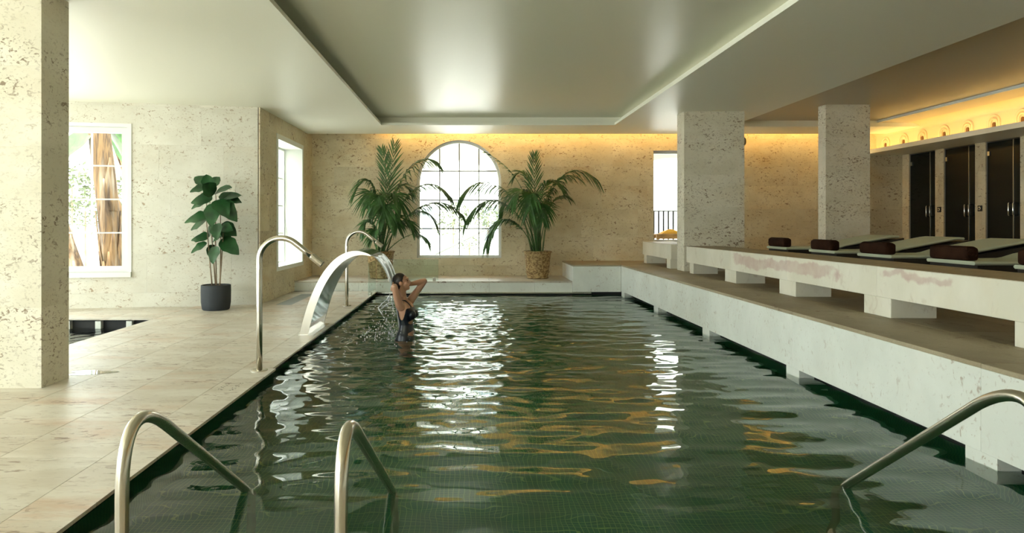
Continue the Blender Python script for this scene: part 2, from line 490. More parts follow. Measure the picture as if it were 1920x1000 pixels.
# side wall running back to the far wall, with a deep window
SX = -3.5
Mside = lambda u, w, z: (SX - w, u, z)
op_side = Opening(12.3, 14.1, .60, 2.97)
mb = MB(); strips(mb, Mside, 11.28, 15.3, -1.0, 3.75, [op_side], 0, .45)
wall_side = tag(mb.build('wall_side', M_hidden), 'short limestone return wall with a deep white window', kind='structure')
clad(wall_side, Mside, 11.26, 15.0, DECK, 3.6, [op_side], M_wall, [.6, .62, .62, .55], [1.2, 1.4], seed=5)
r_ = window('window_3', Mside, op_side, 3, [.66, 1.22, 1.78, 2.34, 2.91], .34, .08, fw=.06, bar=.03, label='deep-set white window in the return wall', barmat=M_white)
mb = MB()
for (a, b) in (((12.30, 0), (12.315, .34)), ((14.085, 0), (14.1, .34))):
    mb.box((SX - .34, a[0], .6), (SX + .03, b[0], 2.97))
mb.box((SX - .34, 12.3, 2.955), (SX + .03, 14.1, 2.97)); mb.box((SX - .34, 12.3, .6), (SX + .03, 14.1, .625))
for (y0, y1, z0, z1) in ((12.22, 12.3, .55, 3.05), (14.1, 14.18, .55, 3.05), (12.3, 14.1, 2.97, 3.05), (12.3, 14.1, .55, .60)):
    mb.box((SX + .018, y0, z0), (SX + .03, y1, z1))
mb.build('window_lining', M_white, r_)

# slanting wall on the left, with the garden window
A = Vector((-3.52, 11.28, 0)); B = Vector((-6.95, 10.6, 0)); Ud = (B - A).normalized(); Wd = Vector((Ud.y, -Ud.x, 0))
if Wd.y < 0: Wd = -Wd
Mleft = lambda u, w, z: tuple(A + Ud * u + Wd * w + Vector((0, 0, z)))
def left_u(px):  # distance along the wall of a picture column
    k = (px - 880) / FPX
    return (A.x - k * A.y) / (k * Ud.y - Ud.x)
uw1 = left_u(240)
op_left = Opening(uw1, uw1 + 2.0, .64, 2.96)
mb = MB(); strips(mb, Mleft, 0, 6.1, -1.0, 3.75, [op_left], 0, .3)
wall_left = tag(mb.build('wall_left', M_hidden), 'pale limestone wall with the garden window behind the potted plant', kind='structure')
clad(wall_left, Mleft, 0, 6.0, -.25, 3.6, [op_left], M_wall_l, [.55, .62, .62, .6], [1.0, 1.3, 1.5], seed=9)
r_ = window('window_4', Mleft, op_left, 4, [.73, 1.2675, 1.805, 2.3425, 2.87], -.01, .1, fw=.09, bar=.022, label='white garden window in the pale left wall', barmat=M_white)
mb = MB()
strips(mb, Mleft, op_left.u0 - .06, op_left.u1 + .06, .56, .64, [], -.08, .02)
strips(mb, Mleft, op_left.u0 - .06, op_left.u1 + .06, .585, 3.02, [op_left], -.035, 0)
mb.build('window_surround', M_white, r_)

# outer wall on the left and the wall behind the camera: big garden windows (out of frame)
Mouter = lambda u, w, z: (LX - w, u, z)
outs = [Opening(-3.2, 0.9, .12, 3.2), Opening(1.2, 5.3, .12, 3.2), Opening(5.6, 9.7, .12, 3.2)]
mb = MB(); strips(mb, Mouter, NEARY - .3, 10.9, -1.0, 3.75, outs, 0, .3)
wall_outer = tag(mb.build('wall_outer', M_wall_l), 'outer wall on the garden side', kind='structure')
Mnear = lambda u, w, z: (u, NEARY - w, z)
nears = [Opening(-6.6, -3.2, .12, 3.15)]
mb = MB(); strips(mb, Mnear, LX - .3, RX + .3, -1.0, 3.75, nears, 0, .3)
wall_near = tag(mb.build('wall_near', M_wall_l), 'wall behind the viewer', kind='structure')
n_ = 5
for i, op in enumerate(outs):
    window('window_%d' % n_, Mouter, op, 3, [.19, 1.6, 3.13], .12, .08, label='wide garden window in the outer wall, bay %s from the viewer' % ('nearest', 'middle', 'farthest')[i], barmat=M_white)
    portal((LX - .35, op.uc, 1.66), (0, -math.pi / 2, 0), 3.1, 4.1); n_ += 1
for i, op in enumerate(nears):
    window('window_%d' % n_, Mnear, op, 3, [op.z0 + .07, 1.7, 3.08], .12, .08, label='wide garden window in the wall behind the viewer', barmat=M_white)
    portal((op.uc, NEARY - .35, (op.z0 + 3.15) / 2), (math.pi / 2, 0, 0), op.u1 - op.u0, 3.15 - op.z0); n_ += 1
portal((op_arch.uc, FARY + .4, 1.95), (-math.pi / 2, 0, 0), 1.9, 2.7)
portal((op_door.uc, FARY + .4, 2.0), (-math.pi / 2, 0, 0), 1.5, 2.1)
portal((SX - .5, 13.2, 1.8), (0, -math.pi / 2, 0), 2.4, 1.8)
pc = Vector(Mleft(op_left.uc, .35, 1.8)); portal(pc, (-math.pi / 2, 0, math.atan2(-Wd.x, Wd.y)), 2.0, 2.35)

# ceilings
def ceil_box(name, a, b, mat, parent=None): return Box(name, a, b, mat, parent)
ceiling = MB()
CT = 3.75
ceiling.box((LX - .3, NEARY - .3, CEIL), (-3.95, 11.55, CT)); ceiling.box((-3.95, NEARY - .3, CEIL), (-1.73, 14.60, CEIL + .045)); ceiling.box((-3.95, NEARY - .3, CEIL + .045), (-2.15, 14.60, CT))   # left soffit
ceiling.box((-1.73, 13.3, CEIL), (5.19, 14.60, CEIL + .045)); ceiling.box((-2.15, 13.48, CEIL + .045), (5.19, 14.60, CT))                      # far soffit
ceiling.box((-1.73, NEARY - .3, CEIL), (2.85, -1.5, CT))                                                                                    # near soffit
ceiling.box((2.85, NEARY - .3, CEIL), (5.19, 13.3, CEIL + .045)); ceiling.box((3.02, NEARY - .3, CEIL + .045), (5.19, 13.48, CT))              # right soffit
ceiling.box((5.19, 13.5, CEIL), (RX + .3, 14.60, CT))
ceiling = tag(ceiling.build('ceiling', M_ceil_low), 'smooth pale ceiling around the raised panel over the pool', kind='structure')
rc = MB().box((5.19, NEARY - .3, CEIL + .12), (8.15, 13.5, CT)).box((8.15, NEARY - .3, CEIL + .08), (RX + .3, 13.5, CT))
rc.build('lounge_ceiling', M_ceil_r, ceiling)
# raised panel with its shadow groove
RZ = 3.53
Box('raised_panel', (-2.2, -1.7, RZ), (3.1, 13.55, RZ + .1), M_ceil, ceiling)
Box('slot_cover', (-3.9, 14.4, 3.6), (RX + .3, 15.35, 3.75), M_cove, ceiling)
Box('soffit_edge', (8.13, NEARY, CEIL + .075), (8.16, 13.5, CEIL + .13), M_white, ceiling)

# ------------------------------------------------------------------ floors
floor = MB()
floor.box((LX - .3, 2.1, -.35), (-6.42, 11.6, .049)); floor.box((-4.50, 2.1, -.35), (-2.02, 15.0, .049))
floor.box((-6.42, 9.9, -.35), (-4.52, 11.6, .049)); floor.box((-6.42, 2.1, -.35), (-4.52, 6.24, .049))
floor.box((LX - .3, NEARY - .3, -.35), (3.0, 2.1, .049))
floor.box((-4.52, 15.0, -.35), (-2.02, 15.1, .03))
floor = tag(floor.build('floor', M_hidden), 'pale limestone slab floor beside the pool', kind='structure')
xs_far = [-1.83, -2.11, -2.71, -3.30, -3.9, -4.26, -4.46]
r = random.Random(11)
def slab_col(x0, x1, y0, y1, L, ph):
    y = y0 - ph * L
    while y < y1 - .01:
        a, b = max(y, y0), min(y + L, y1)
        if b - a > .05:
            piece('floor_slab', (abs(x1 - x0) - .0016, b - a - .0016, .02), ((x0 + x1) / 2, (a + b) / 2, DECK - .010 + r.uniform(-.0004, .0004)), M_deck, floor, .0012)
        y += L
slab_col(-2.11, -1.80, 2.1, 6.3, 1.4, .3)
slab_col(-2.11, -1.83, 6.3, 13.46, 1.4, .0)
slab_col(-2.71, -2.11, 2.1, 13.46, 1.2, .5); slab_col(-3.30, -2.71, 2.1, 13.46, 1.2, .15); slab_col(-3.9, -3.30, 2.1, 11.25, 1.2, .7)
slab_col(-3.5, -3.30, 11.25, 13.46, 1.2, .2)
slab_col(-4.26, -3.9, 2.1, 11.15, 1.2, .3); slab_col(-4.46, -4.26, 2.1, 9.57, 1.6, .4); slab_col(-4.46, -4.26, 9.57, 11.1, 1.6, .0)
for i, x in enumerate((-4.46, -5.1, -5.75)): slab_col(x - .645, x, 9.57, 10.95, 1.4, 0)
slab_col(-6.8, -6.4, 2.1, 10.7, 1.3, .3); slab_col(-8.0, -6.8, 2.1, 10.5, 1.2, .6); slab_col(-9.2, -8.0, 2.1, 10.3, 1.2, .1)
for x in (-4.46, -5.1, -5.75): slab_col(x - .645, x, 2.1, 6.3, 1.2, .4)
for x in (-9.2, -8.0, -6.8, -5.6, -4.4, -3.2, -2.0, -.8, .4, 1.6): slab_col(x, x + 1.2, -3.6, 2.1, 1.2, .5)

# small plunge basin in the floor
bas = MB()
bas.box((-6.5, 6.1, -.75), (-4.4, 9.7, -.70))
for a, b in (((-6.5, 6.1, -.75), (-6.42, 9.75, .0)), ((-4.55, 6.1, -.75), (-4.52, 9.75, .035)), ((-6.5, 9.65, -.75), (-4.5, 9.9, .035)), ((-6.5, 6.1, -.75), (-4.5, 6.24, .035))): bas.box(a, b)
basin = tag(bas.build('plunge_basin', M_dark), 'small dark plunge basin sunk in the floor below the garden window', 'basin')
for px in (127, 185, 243):
    X = (px - 880) / FPX * 9.6
    Box('basin_support', (X - .04, 9.58, -.1), (X + .04, 9.66, .035), M_face, basin)
mb = MB(); nx, ny = 50, 90
for j in range(ny + 1):
    for i in range(nx + 1):
        x = -6.42 + 1.9 * i / nx; y = 6.24 + 3.41 * j / ny
        mb.v.append((x, y, -.075 + .004 * math.sin(x * 9 + y * 13) + .003 * math.sin(-x * 17 + y * 21)))
for j in range(ny):
    for i in range(nx): a = j * (nx + 1) + i; mb.f.append((a, a + 1, a + nx + 2, a + nx + 1))
tag(mb.build('basin_water', M_water, basin, smooth=True), kind='stuff')

# pool shell
pool = MB()
PB = -.90
pool.box((-2.05, 2.0, PB - .1), (3.45, 13.65, PB))
pool.box((-2.12, 2.0, PB), (-2.0, 13.65, .035)); pool.box((3.33, 2.0, PB), (3.45, 13.65, .3))
pool.box((-2.05, 13.55, PB), (3.45, 13.65, .05)); pool.box((-2.05, 1.95, PB), (3.45, 2.1, .035))
pool = tag(pool.build('swimming_pool', M_mosaic), 'long indoor pool lined with dark green mosaic', 'pool')
chan = MB()
chan.box((-2.0, 2.1, -.06), (-1.96, 13.5, .034)); chan.box((3.28, 2.1, -.05), (3.33, 13.5, .3)); chan.box((-2.0, 13.5, -.05), (3.33, 13.55, .05))
chan.box((-1.905, 2.1, -.05), (-1.885, 13.5, .012))
chan.box((3.16, 2.1, -.05), (3.18, 13.5, .018))
chan.build('overflow_channel', M_dark, pool)

# water surface with its ripples
def water():
    x0, x1, y0, y1 = -1.97, 3.30, 2.1, 13.52
    nx, ny = 250, 620
    xs = np.linspace(x0, x1, nx); ys = np.linspace(y0, y1, ny)
    X, Y = np.meshgrid(xs, ys)
    g = np.random.default_rng(5)
    calm = np.zeros_like(X); chop = np.zeros_like(X)
    for k in range(34):
        lam = g.uniform(.13, .55) if k % 5 else g.uniform(.6, 1.1); th = g.normal(math.pi / 2, .32); ph = g.uniform(0, 6.28)
        kx, ky = math.cos(th) * 2 * math.pi / lam, math.sin(th) * 2 * math.pi / lam
        wob = .5 * np.sin(X * g.uniform(.5, 1.6) + Y * g.uniform(.5, 1.6) + ph * 3)
        calm += lam * (.00120 if k % 5 else .0006) * np.sin(kx * X + ky * Y + ph + wob)
    for k in range(16):
        lam = g.uniform(.12, .3); th = g.uniform(0, math.pi); ph = g.uniform(0, 6.28)
        calm += lam * .00055 * np.sin(math.cos(th) * 2 * math.pi / lam * X + math.sin(th) * 2 * math.pi / lam * Y + ph + .8 * np.sin(X * 1.7 + Y * 2.3 + ph))
    for k in range(60):
        lam = g.uniform(.09, .34); th = g.uniform(0, math.pi); ph = g.uniform(0, 6.28)
        kx, ky = math.cos(th) * 2 * math.pi / lam, math.sin(th) * 2 * math.pi / lam
        wob = .9 * np.sin(X * g.uniform(1, 4) + Y * g.uniform(1, 4) + ph)
        chop += lam * .0032 * np.sin(kx * X + ky * Y + ph + wob)
    d2 = ((X + .75) / 1.5) ** 2 + ((Y - 8.7) / 2.0) ** 2
    amp = np.exp(-d2 / 1.6) + .35 * np.exp(-(((X - .1) / 1.6) ** 2 + ((Y - 10) / 3.0) ** 2)) + .05
    R = np.sqrt((X + .80) ** 2 + (Y - 8.4) ** 2)
    ring = .006 * np.sin(R * 2 * math.pi / .19) * np.exp(-R / .8)
    Z = calm * (1 + .8 * np.exp(-d2 / 4)) + chop * amp + ring
    vs = np.stack([X, Y, Z], -1).reshape(-1, 3)
    i = np.arange(nx - 1)[None, :] + nx * np.arange(ny - 1)[:, None]
    fs = np.stack([i, i + 1, i + nx + 1, i + nx], -1).reshape(-1, 4)
    me = bpy.data.meshes.new('pool_water'); me.from_pydata(vs.tolist(), [], fs.tolist())
    me.materials.append(M_water)
    me.polygons.foreach_set('use_smooth', [True] * len(me.polygons)); me.update()
    o = bpy.data.objects.new('pool_water', me); COL.objects.link(o)
    return tag(o, 'clear rippled water filling the long pool', 'water', kind='stuff')
water()

# ledge along the far end and the end block
ledge = empty('stone_ledge', (-.7, 14.2, .0), 'low limestone ledge along the far end of the pool carrying the palms', None, None, 'structure')
Box('ledge_core', (-3.5, 13.52, -.3), (2.05, 14.98, .235), M_hidden, ledge)
for a, b in ((-3.5, -2.2), (-2.2, -.9), (-.9, .4), (.4, 1.3), (1.3, 2.05)):
    piece('ledge_slab', (b - a - .003, 1.49, .03), ((a + b) / 2, 14.225, .25), M_deck, ledge, .002)
    z0 = DECK if b < -1.9 else .05
    piece('ledge_facing', (b - a - .003, .04, .235 - z0), ((a + b) / 2, 13.50, (z0 + .235) / 2), M_face, ledge, .002)
Box('ledge_drip_edge', (-1.83, 13.43, .028), (2.42, 13.50, .05), M_steel, ledge)
shelf = empty('stone_shelf', (4.0, 6, .0), 'raised limestone floor along the right side of the pool', None, None, 'structure')
Box('shelf_core', (3.36, NEARY, -.3), (RX, 15.0, SHELF - .03), M_hidden, shelf)
Box('shelf_core', (2.09, 13.60, -.3), (3.36, 15.0, SHELF - .03), M_hidden, shelf)
for x0, x1, y0, y1 in ((2.05, 3.02, 13.46, 14.98),):
    piece('shelf_slab', (x1 - x0 - .003, y1 - y0, .03), ((x0 + x1) / 2, (y0 + y1) / 2, SHELF - .015), M_shelf, shelf, .003)
    piece('shelf_facing', (.96, .05, SHELF - .08), (2.535, 13.49, (SHELF + .05 - .03) / 2 + .005), M_face, shelf, .003)
    piece('shelf_facing', (.05, 1.45, SHELF - .08), (2.08, 14.24, (SHELF + .05 - .03) / 2 + .005), M_face, shelf, .003)
sup = [13.32, 10.965, 8.65, 6.33, 4.0, 1.67]
ys = [15.0, 13.46] + sup[1:] + [-.6, NEARY]
for a, b in zip(ys, ys[1:]):
    L = a - b
    piece('shelf_facing', (.05, L - .003, SHELF - .03 - .07), (3.045, (a + b) / 2, (SHELF - .03 + .07) / 2), M_face, shelf, .003)
    n = max(1, round(L / 1.17))
    for k in range(n):
        y = b + L * (k + .5) / n
        piece('shelf_slab', (.64 - .003, L / n - .003, .03), (3.34, y, SHELF - .015), M_shelf, shelf, .003)
        piece('shelf_slab', (.74 - .003, L / n - .003, .03), (4.03, y, SHELF - .015), M_shelf, shelf, .003)
Box('shelf_floor', (4.40, NEARY, SHELF - .03), (RX, 15.0, SHELF - .001), M_shelf, shelf)
for y in sup:
    Box('shelf_support', (3.021, y - .125, -.25), (3.30, y + .125, .0705), M_face, shelf)

# ------------------------------------------------------------------ columns
def column(x0, x1, y0, y1, z0, label, z1=CEIL + .02):
    t = empty('stone_column', ((x0 + x1) / 2, (y0 + y1) / 2, z0), label, 'column')
    h = (z1 - z0) / 5
    for k in range(5):
        piece('column_block', (x1 - x0, y1 - y0, h - .0003), ((x0 + x1) / 2, (y0 + y1) / 2, z0 + h * (k + .5)), M_col, t, .0010)
    return t
column(-4.54, -3.5, 5.54, 5.92, DECK, 'tall limestone column standing on the floor at the left, nearest the viewer')
column(3.70, 4.74, 11.67, 12.06, SHELF, 'wide limestone column standing at the far end of the long bench')
column(6.14, 6.905, 11.67, 11.92, SHELF, 'narrower limestone column behind the loungers', CEIL + .13)

# ------------------------------------------------------------------ right wall, doors, lit ledge
wr = MB()
DT = 2.93
door_y = [(14.76, 13.93), (13.68, 12.83), (12.57, 11.78)]
dy = 11.78 - .26
while len(door_y) < 6: door_y.append((dy, dy - .83)); dy -= 1.09
Mright = lambda u, w, z: (RX + w, u, z)
holes = [Opening(b, a, SHELF, DT - .001) for a, b in door_y]
strips(wr, Mright, NEARY - .3, 15.0, -.3, 3.75, holes, 0, .3)
wall_right = tag(wr.build('wall_right', M_hidden), 'right wall with black glass doors below a lit ledge', kind='structure')
clad(wall_right, Mright, NEARY, 15.0, SHELF, DT, holes, M_wall, [.6, .6, .6, .54], [1.1, 1.4], seed=21)
for i, (a, b) in enumerate(door_y):
    lab = ['black glass door nearest the far wall', 'second black glass door from the far wall', 'third black glass door from the far wall', 'fourth black glass door from the far wall, just past the picture edge', 'fifth black glass door from the far wall', 'black glass door farthest from the far wall'][i]
    d = empty('door_%d' % (i + 1), (RX + .08, (a + b) / 2, SHELF), lab, None, None, 'structure')
    w = a - b
    leaf_ = Box('door_leaf', (RX + .012, b + w * .24, SHELF + .01), (RX + .027, a - .008, DT - .02), M_black, d)
    Box('side_panel', (RX + .012, b + .01, SHELF + .01), (RX + .027, b + w * .225, DT - .02), M_black, d)
    Box('door_edge', (RX + .004, b + w * .222, SHELF + .01), (RX + .03, b + w * .24, DT - .02), M_steel, d)
    Box('door_back', (RX + .2, b, SHELF), (RX + .22, a, DT), M_blackf, d)
    hz = 1.66
    for yy in (b + w * .30, b + w * .17):
        MB().tube([(RX + .012, yy, hz - .1), (RX - .033, yy, hz - .1), (RX - .038, yy, hz - .09), (RX - .038, yy, hz + .11), (RX - .033, yy, hz + .12), (RX + .012, yy, hz + .12)], .010, 8).build('door_handle', M_chrome, leaf_, smooth=True)
    for z in (DT - .22, SHELF + .25):
        Box('hinge', (RX - .003, a - .07, z - .04), (RX + .014, a - .012, z + .04), M_chrome, leaf_)
Box('wall_recess_back', (RX + .25, NEARY, SHELF), (RX + .29, 14.9, DT), M_blackf, wall_right)
for i, (yc, which) in enumerate(((13.80, 'first'), (12.70, 'second'))):
    d = empty('door_control', (RX - .03, yc, 1.645), 'round metal door control on the %s narrow pillar between the black doors' % which, 'control', 'door controls')
    Box('back_plate', (RX - .032, yc - .055, 1.645), (RX - .02, yc + .055, 1.755), M_blackf, d, .004)
    dial = MB().loft([[(RX - .032 - dx, yc + rr * math.cos(q), 1.70 + rr * math.sin(q)) for q in [2 * math.pi * k / 16 for k in range(16)]] for rr, dx in ((.036, 0), (.036, .01), (.028, .014))]).build('dial', M_chrome, d)
    MB().loft([[(RX - .046 - dx, yc + rr * math.cos(q), 1.70 + rr * math.sin(q)) for q in [2 * math.pi * k / 12 for k in range(12)]] for rr, dx in ((.014, 0), (.012, .006))]).build('button', M_blackf, dial)

lx = 8.67
lr = empty('lit_ledge', (9.1, 6, DT), 'long plaster ledge over the black doors hiding warm lights', None, None, 'structure')
Box('ledge_board', (lx, NEARY, DT), (RX, 14.98, 3.0), M_ceil_low, lr)
Box('ledge_upstand', (lx, NEARY, 3.0), (lx + .02, 14.98, 3.018), M_ceil_low, lr)
Box('ledge_backboard', (9.0, NEARY, 3.0), (9.05, 14.98, 3.30), M_cove, lr)
mb = MB()
pr = [(9.0 - .26 * (1 - math.cos(q)), 3.30 + .13 * math.sin(q)) for q in [math.pi / 2 * k / 10 for k in range(11)]]
for (xa, za), (xb, zb) in zip(pr, pr[1:]):
    mb.add([(xa, NEARY, za), (xa, 14.98, za), (xb, 14.98, zb), (xb, NEARY, zb)], [(0, 1, 2, 3)])
mb.build('cove_curve', M_cove, lr, smooth=True)
st = tag(Box('light_strip', (8.72, NEARY + .1, 3.002), (8.735, 14.9, 3.010), M_led), 'warm light strip lying in the ledge above the black doors', 'light strip')
st = tag(Box('light_strip', (-1.9, 14.655, 3.47), (9.4, 14.67, 3.48), M_led), 'warm light strip hidden in the ceiling slot along the far wall', 'light strip')
Box('strip_carrier', (-2.0, 14.605, 3.45), (9.5, 14.64, 3.60), M_cove, ceiling)
# arch reliefs on the backboard
def arch_tube(yc, z0, rad, rt, legs):
    pts = [(8.99, yc - rad, z0), (8.99, yc - rad, z0 + legs)] + [(8.99, yc - rad * math.cos(q), z0 + legs + rad * math.sin(q)) for q in [math.pi * k / 14 for k in range(1, 14)]] + [(8.99, yc + rad, z0 + legs), (8.99, yc + rad, z0)]
    return MB().tube(pts, rt, 8)
ar0 = None
words = ['first', 'second', 'third', 'fourth', 'fifth', 'sixth', 'seventh']
for i, px in enumerate((1661, 1695, 1730, 1771, 1815, 1864.5, 1918.5)):
    yc = 9.0 * FPX / (px - 880)
    if ar0 is None:
        ar0 = empty('arch_ornament', (8.98, yc, 3.06), '', 'ornament', 'arched ornaments on the lit ledge')
        arch_tube(yc, 3.06, .125, .020, .085).build('outer_arch', M_cove, ar0, smooth=True)
        arch_tube(yc, 3.06, .078, .018, .075).build('inner_arch', M_cove, ar0, smooth=True)
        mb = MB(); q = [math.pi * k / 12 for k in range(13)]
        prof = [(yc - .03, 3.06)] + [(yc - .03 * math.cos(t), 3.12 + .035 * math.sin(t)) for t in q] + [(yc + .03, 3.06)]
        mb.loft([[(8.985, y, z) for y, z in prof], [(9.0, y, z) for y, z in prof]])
        mb.build('hole_shade', M_hole_shade, ar0)  # solid dark plate; its colour stands in for the shade inside the arch
        ay0 = yc; o = ar0
    else: o = copy_tree(ar0, None, (0, yc - ay0, 0))
    o['label'] = 'ochre arch ornament on the lit ledge, %s from the far wall' % words[i]

# ------------------------------------------------------------------ long bench
def bench(y_far, y_near, legs, joints, label):
    t = empty('stone_bench', (4.0, (y_far + y_near) / 2, SHELF), label, 'bench', 'limestone benches on the shelf')
    js = [y_far] + joints + [y_near]
    for a, b in zip(js, js[1:]):
        piece('bench_slab', (.60, a - b - .002, .27), (3.96, (a + b) / 2, .898), M_bench, t, .004)
        piece('seat_top', (.60, a - b - .002, .004), (3.96, (a + b) / 2, 1.0352), M_shelf, t, .001)
    for yc, w in legs:
        piece('leg', (.40, w, .17), (3.862, yc, SHELF + .0855), M_bench, t, .003)
    return t
lg = [(11.16, .19), (9.5, .4), (7.8, .4), (6.085, .4), (4.35, .4), (2.6, .4), (.9, .4)]
bench(11.42, -1.0, lg, [9.5, 7.8, 6.085, 4.35, 2.6, .9], 'long pale limestone bench with pink stains in front of the loungers')
bench(14.3, 12.3, [(12.45, .22), (14.1, .2)], [], 'short pale limestone bench beyond the wide column under the tall window')

# ------------------------------------------------------------------ loungers and towels
def rounded_slab(pts, y0, y1, th, r=.015):
    """cushion: a profile line in x-z given thickness, rounded at its long edges"""
    rings = []
    P = [Vector((x, 0, z)) for x, z in pts]
    for i, p in enumerate(P):
        t = (P[min(i + 1, len(P) - 1)] - P[max(i - 1, 0)]).normalized(); n = Vector((-t.z, 0, t.x))
        ring = []
        for (yy, hh) in ((y0 + r, 0), (y1 - r, 0), (y1, r), (y1, th - r), (y1 - r, th), (y0 + r, th), (y0, th - r), (y0, r)):
            ring.append(tuple(p + n * hh + Vector((0, yy, 0))))
        rings.append(ring)
    return MB().loft(rings)
def make_lounger(yn):
    t = empty('sun_lounger', (5.75, yn + .35, SHELF), '', 'lounger', 'loungers in a row behind the bench')
    y0, y1 = yn, yn + .70
    zt = 1.012
    rounded_slab([(4.90, zt), (4.92, zt), (5.5, zt), (5.62, zt + .002)], y0, y1, .036).build('seat_cushion', M_mat, t, smooth=False)
    rounded_slab([(5.62, zt), (5.70, zt + .012), (5.82, zt + .05), (6.50, zt + .178), (6.58, zt + .187), (6.64, zt + .182)], y0, y1, .036).build('back_cushion', M_mat, t)
    f = MB(); f.box((4.93, y0 + .01, .90), (6.62, y0 + .05, zt - .004)); f.box((4.93, y1 - .05, .90), (6.62, y1 - .01, zt - .004)); f.box((4.93, y0 + .05, .90), (4.97, y1 - .05, zt - .004)); f.box((6.58, y0 + .05, .90), (6.62, y1 - .05, zt - .004)); f.box((4.97, y0 + .05, .96), (5.62, y1 - .05, zt - .004))
    f.build('frame', M_loungef, t)
    b = MB(); b.hexa([(5.63, y0 + .01, zt - .004), (6.72, y0 + .01, zt - .004), (6.72, y1 - .01, zt - .004), (5.63, y1 - .01, zt - .004), (5.64, y0 + .01, zt - .002), (6.72, y0 + .01, zt + .18), (6.72, y1 - .01, zt + .18), (5.64, y1 - .01, zt - .002)])
    b.build('back_support', M_loungef, t)
    for x in (4.96, 6.50):
        for y in (y0 + .03, y1 - .10): Box('leg', (x, y, SHELF), (x + .07, y + .07, .90), M_loungef, t)
    return t
def make_towel(yn):
    t = empty('rolled_towel', (4.978, yn + .33, 1.047), '', 'towel', 'brown towels on the loungers')
    yc0, yc1 = yn + .14, yn + .68
    rings = []
    n = 28
    for yy, s in ((yc0, .80), (yc0 + .012, .95), (yc0 + .03, 1.0), ((yc0 + yc1) / 2, 1.02), (yc1 - .03, 1.0), (yc1 - .012, .95), (yc1, .80)):
        ring = []
        for k in range(n):
            q = 2 * math.pi * k / n
            c, s_ = math.cos(q), math.sin(q)
            ring.append((4.978 + .068 * s * math.copysign(abs(c) ** .42, c), yy, 1.047 + .068 + .068 * s * math.copysign(abs(s_) ** .42, s_)))
        rings.append(ring)
    roll = MB().loft(rings).build('towel_roll', M_towel, t, smooth=True)
    for yy in (yc0 - .001, yc1 + .001):
        pts = []
        for k in range(60):
            q = k / 60 * 5.5 * math.pi; rr = .006 + .047 * k / 60
            pts.append((4.978 + rr * math.cos(q), yy, 1.115 + rr * math.sin(q)))
        MB().tube(pts, .0035, 5).build('towel_edge', M_towel, roll, smooth=True)
    # loose flap wrapped over the top
    fl = MB(); n2 = 10
    a = [(4.978 + .072 * math.cos(q), 1.116 + .072 * math.sin(q)) for q in [math.radians(150 - 120 * k / n2) for k in range(n2 + 1)]]
    fl.loft([[(x, yc0 + .01, z), (x, yc1 - .01, z), (x * 1.0, yc1 - .01, z + .004), (x, yc0 + .01, z + .004)] for x, z in a])
    fl.build('towel_flap', M_towel, roll, smooth=True)
    return t
LY = [5.40, 6.56, 7.86, 9.08, 10.46]
wl = ['nearest the viewer, cut by the right picture edge', 'second from the right picture edge', 'middle one of the row of five', 'second from the far wall, next to the narrow column', 'farthest from the viewer']
L0 = make_lounger(LY[0]); T0 = make_towel(LY[0])
for i, y in enumerate(LY):
    a = L0 if i == 0 else copy_tree(L0, None, (0, y - LY[0], 0))
    b = T0 if i == 0 else copy_tree(T0, None, (0, y - LY[0], 0))
    a['label'] = 'green-cushioned lounger behind the bench, ' + wl[i]
    b['label'] = 'rolled brown towel on the lounger ' + wl[i]

# speaker on the wide column
sp = empty('wall_speaker', (4.8, 12.0, 2.76), 'small round beige speaker at the top of the wide column', 'speaker')
sb = MB().loft([[(4.741 + dx, 11.93 + .0 + r0 * math.cos(q), 2.86 + r0 * math.sin(q)) for q in [2 * math.pi * k / 20 for k in range(20)]] for dx, r0 in ((.0, .055), (.03, .075), (.10, .075), (.115, .06))]).build('speaker_body', M_spk, sp)
MB().loft([[(4.857 + dx, 11.93 + r0 * math.cos(q), 2.86 + r0 * math.sin(q)) for q in [2 * math.pi * k / 20 for k in range(20)]] for dx, r0 in ((.0, .05), (.004, .045))]).build('speaker_grille', M_blackf, sb)

# ------------------------------------------------------------------ steel water spouts, water blade, handrails
def bez(p0, p1, p2, p3, n):
    out = []
    for k in range(n + 1):
        t = k / n; u = 1 - t
        out.append(Vector(p0) * u ** 3 + Vector(p1) * 3 * u * u * t + Vector(p2) * 3 * u * t * t + Vector(p3) * t ** 3)
    return out
def spout(x, y, label):
    t = empty('water_spout', (x, y, DECK), label, 'spout', 'steel water spouts on the pool edge')
    R = .20
    path = [(x, y, DECK), (x, y, .5), (x, y, 1.08)]
    c = Vector((x + R, y, 1.085))
    path += [(c.x - R * math.cos(q), y, c.z + R * math.sin(q)) for q in [math.radians(a) for a in range(8, 131, 8)]]
    e = Vector(path[-1]); q = math.radians(128); d = Vector((math.sin(q), 0, math.cos(q)))
    d.normalize()
    path += [tuple(e + d * s) for s in (.05, .12, .2)]
    pipe = MB().tube(path, .027, 14).build('spout_pipe', M_steel, t, smooth=True)
    n0 = e + d * .2
    MB().tube([n0 - d * .005, n0, n0 + d * .005, n0 + d * .12, n0 + d * .125, n0 + d * .11], [.029, .032, .033, .033, .028, .022], 14).build('nozzle', M_steel, pipe, smooth=False)
    MB().lathe((x, y, DECK), [(.075, 0), (.075, .008), (.06, .014), (.03, .016)], 24).build('base_flange', M_steel, t)
    MB().lathe((x, y, 1.0), [(.0285, 0), (.0285, .05)], 14).build('pipe_joint', M_steel, pipe)
    return t
spout(-1.925, 6.21, 'tall curved steel water spout on the near side of the water blade')
spout(-2.0, 11.05, 'curved steel water spout behind the water blade, near the palm')

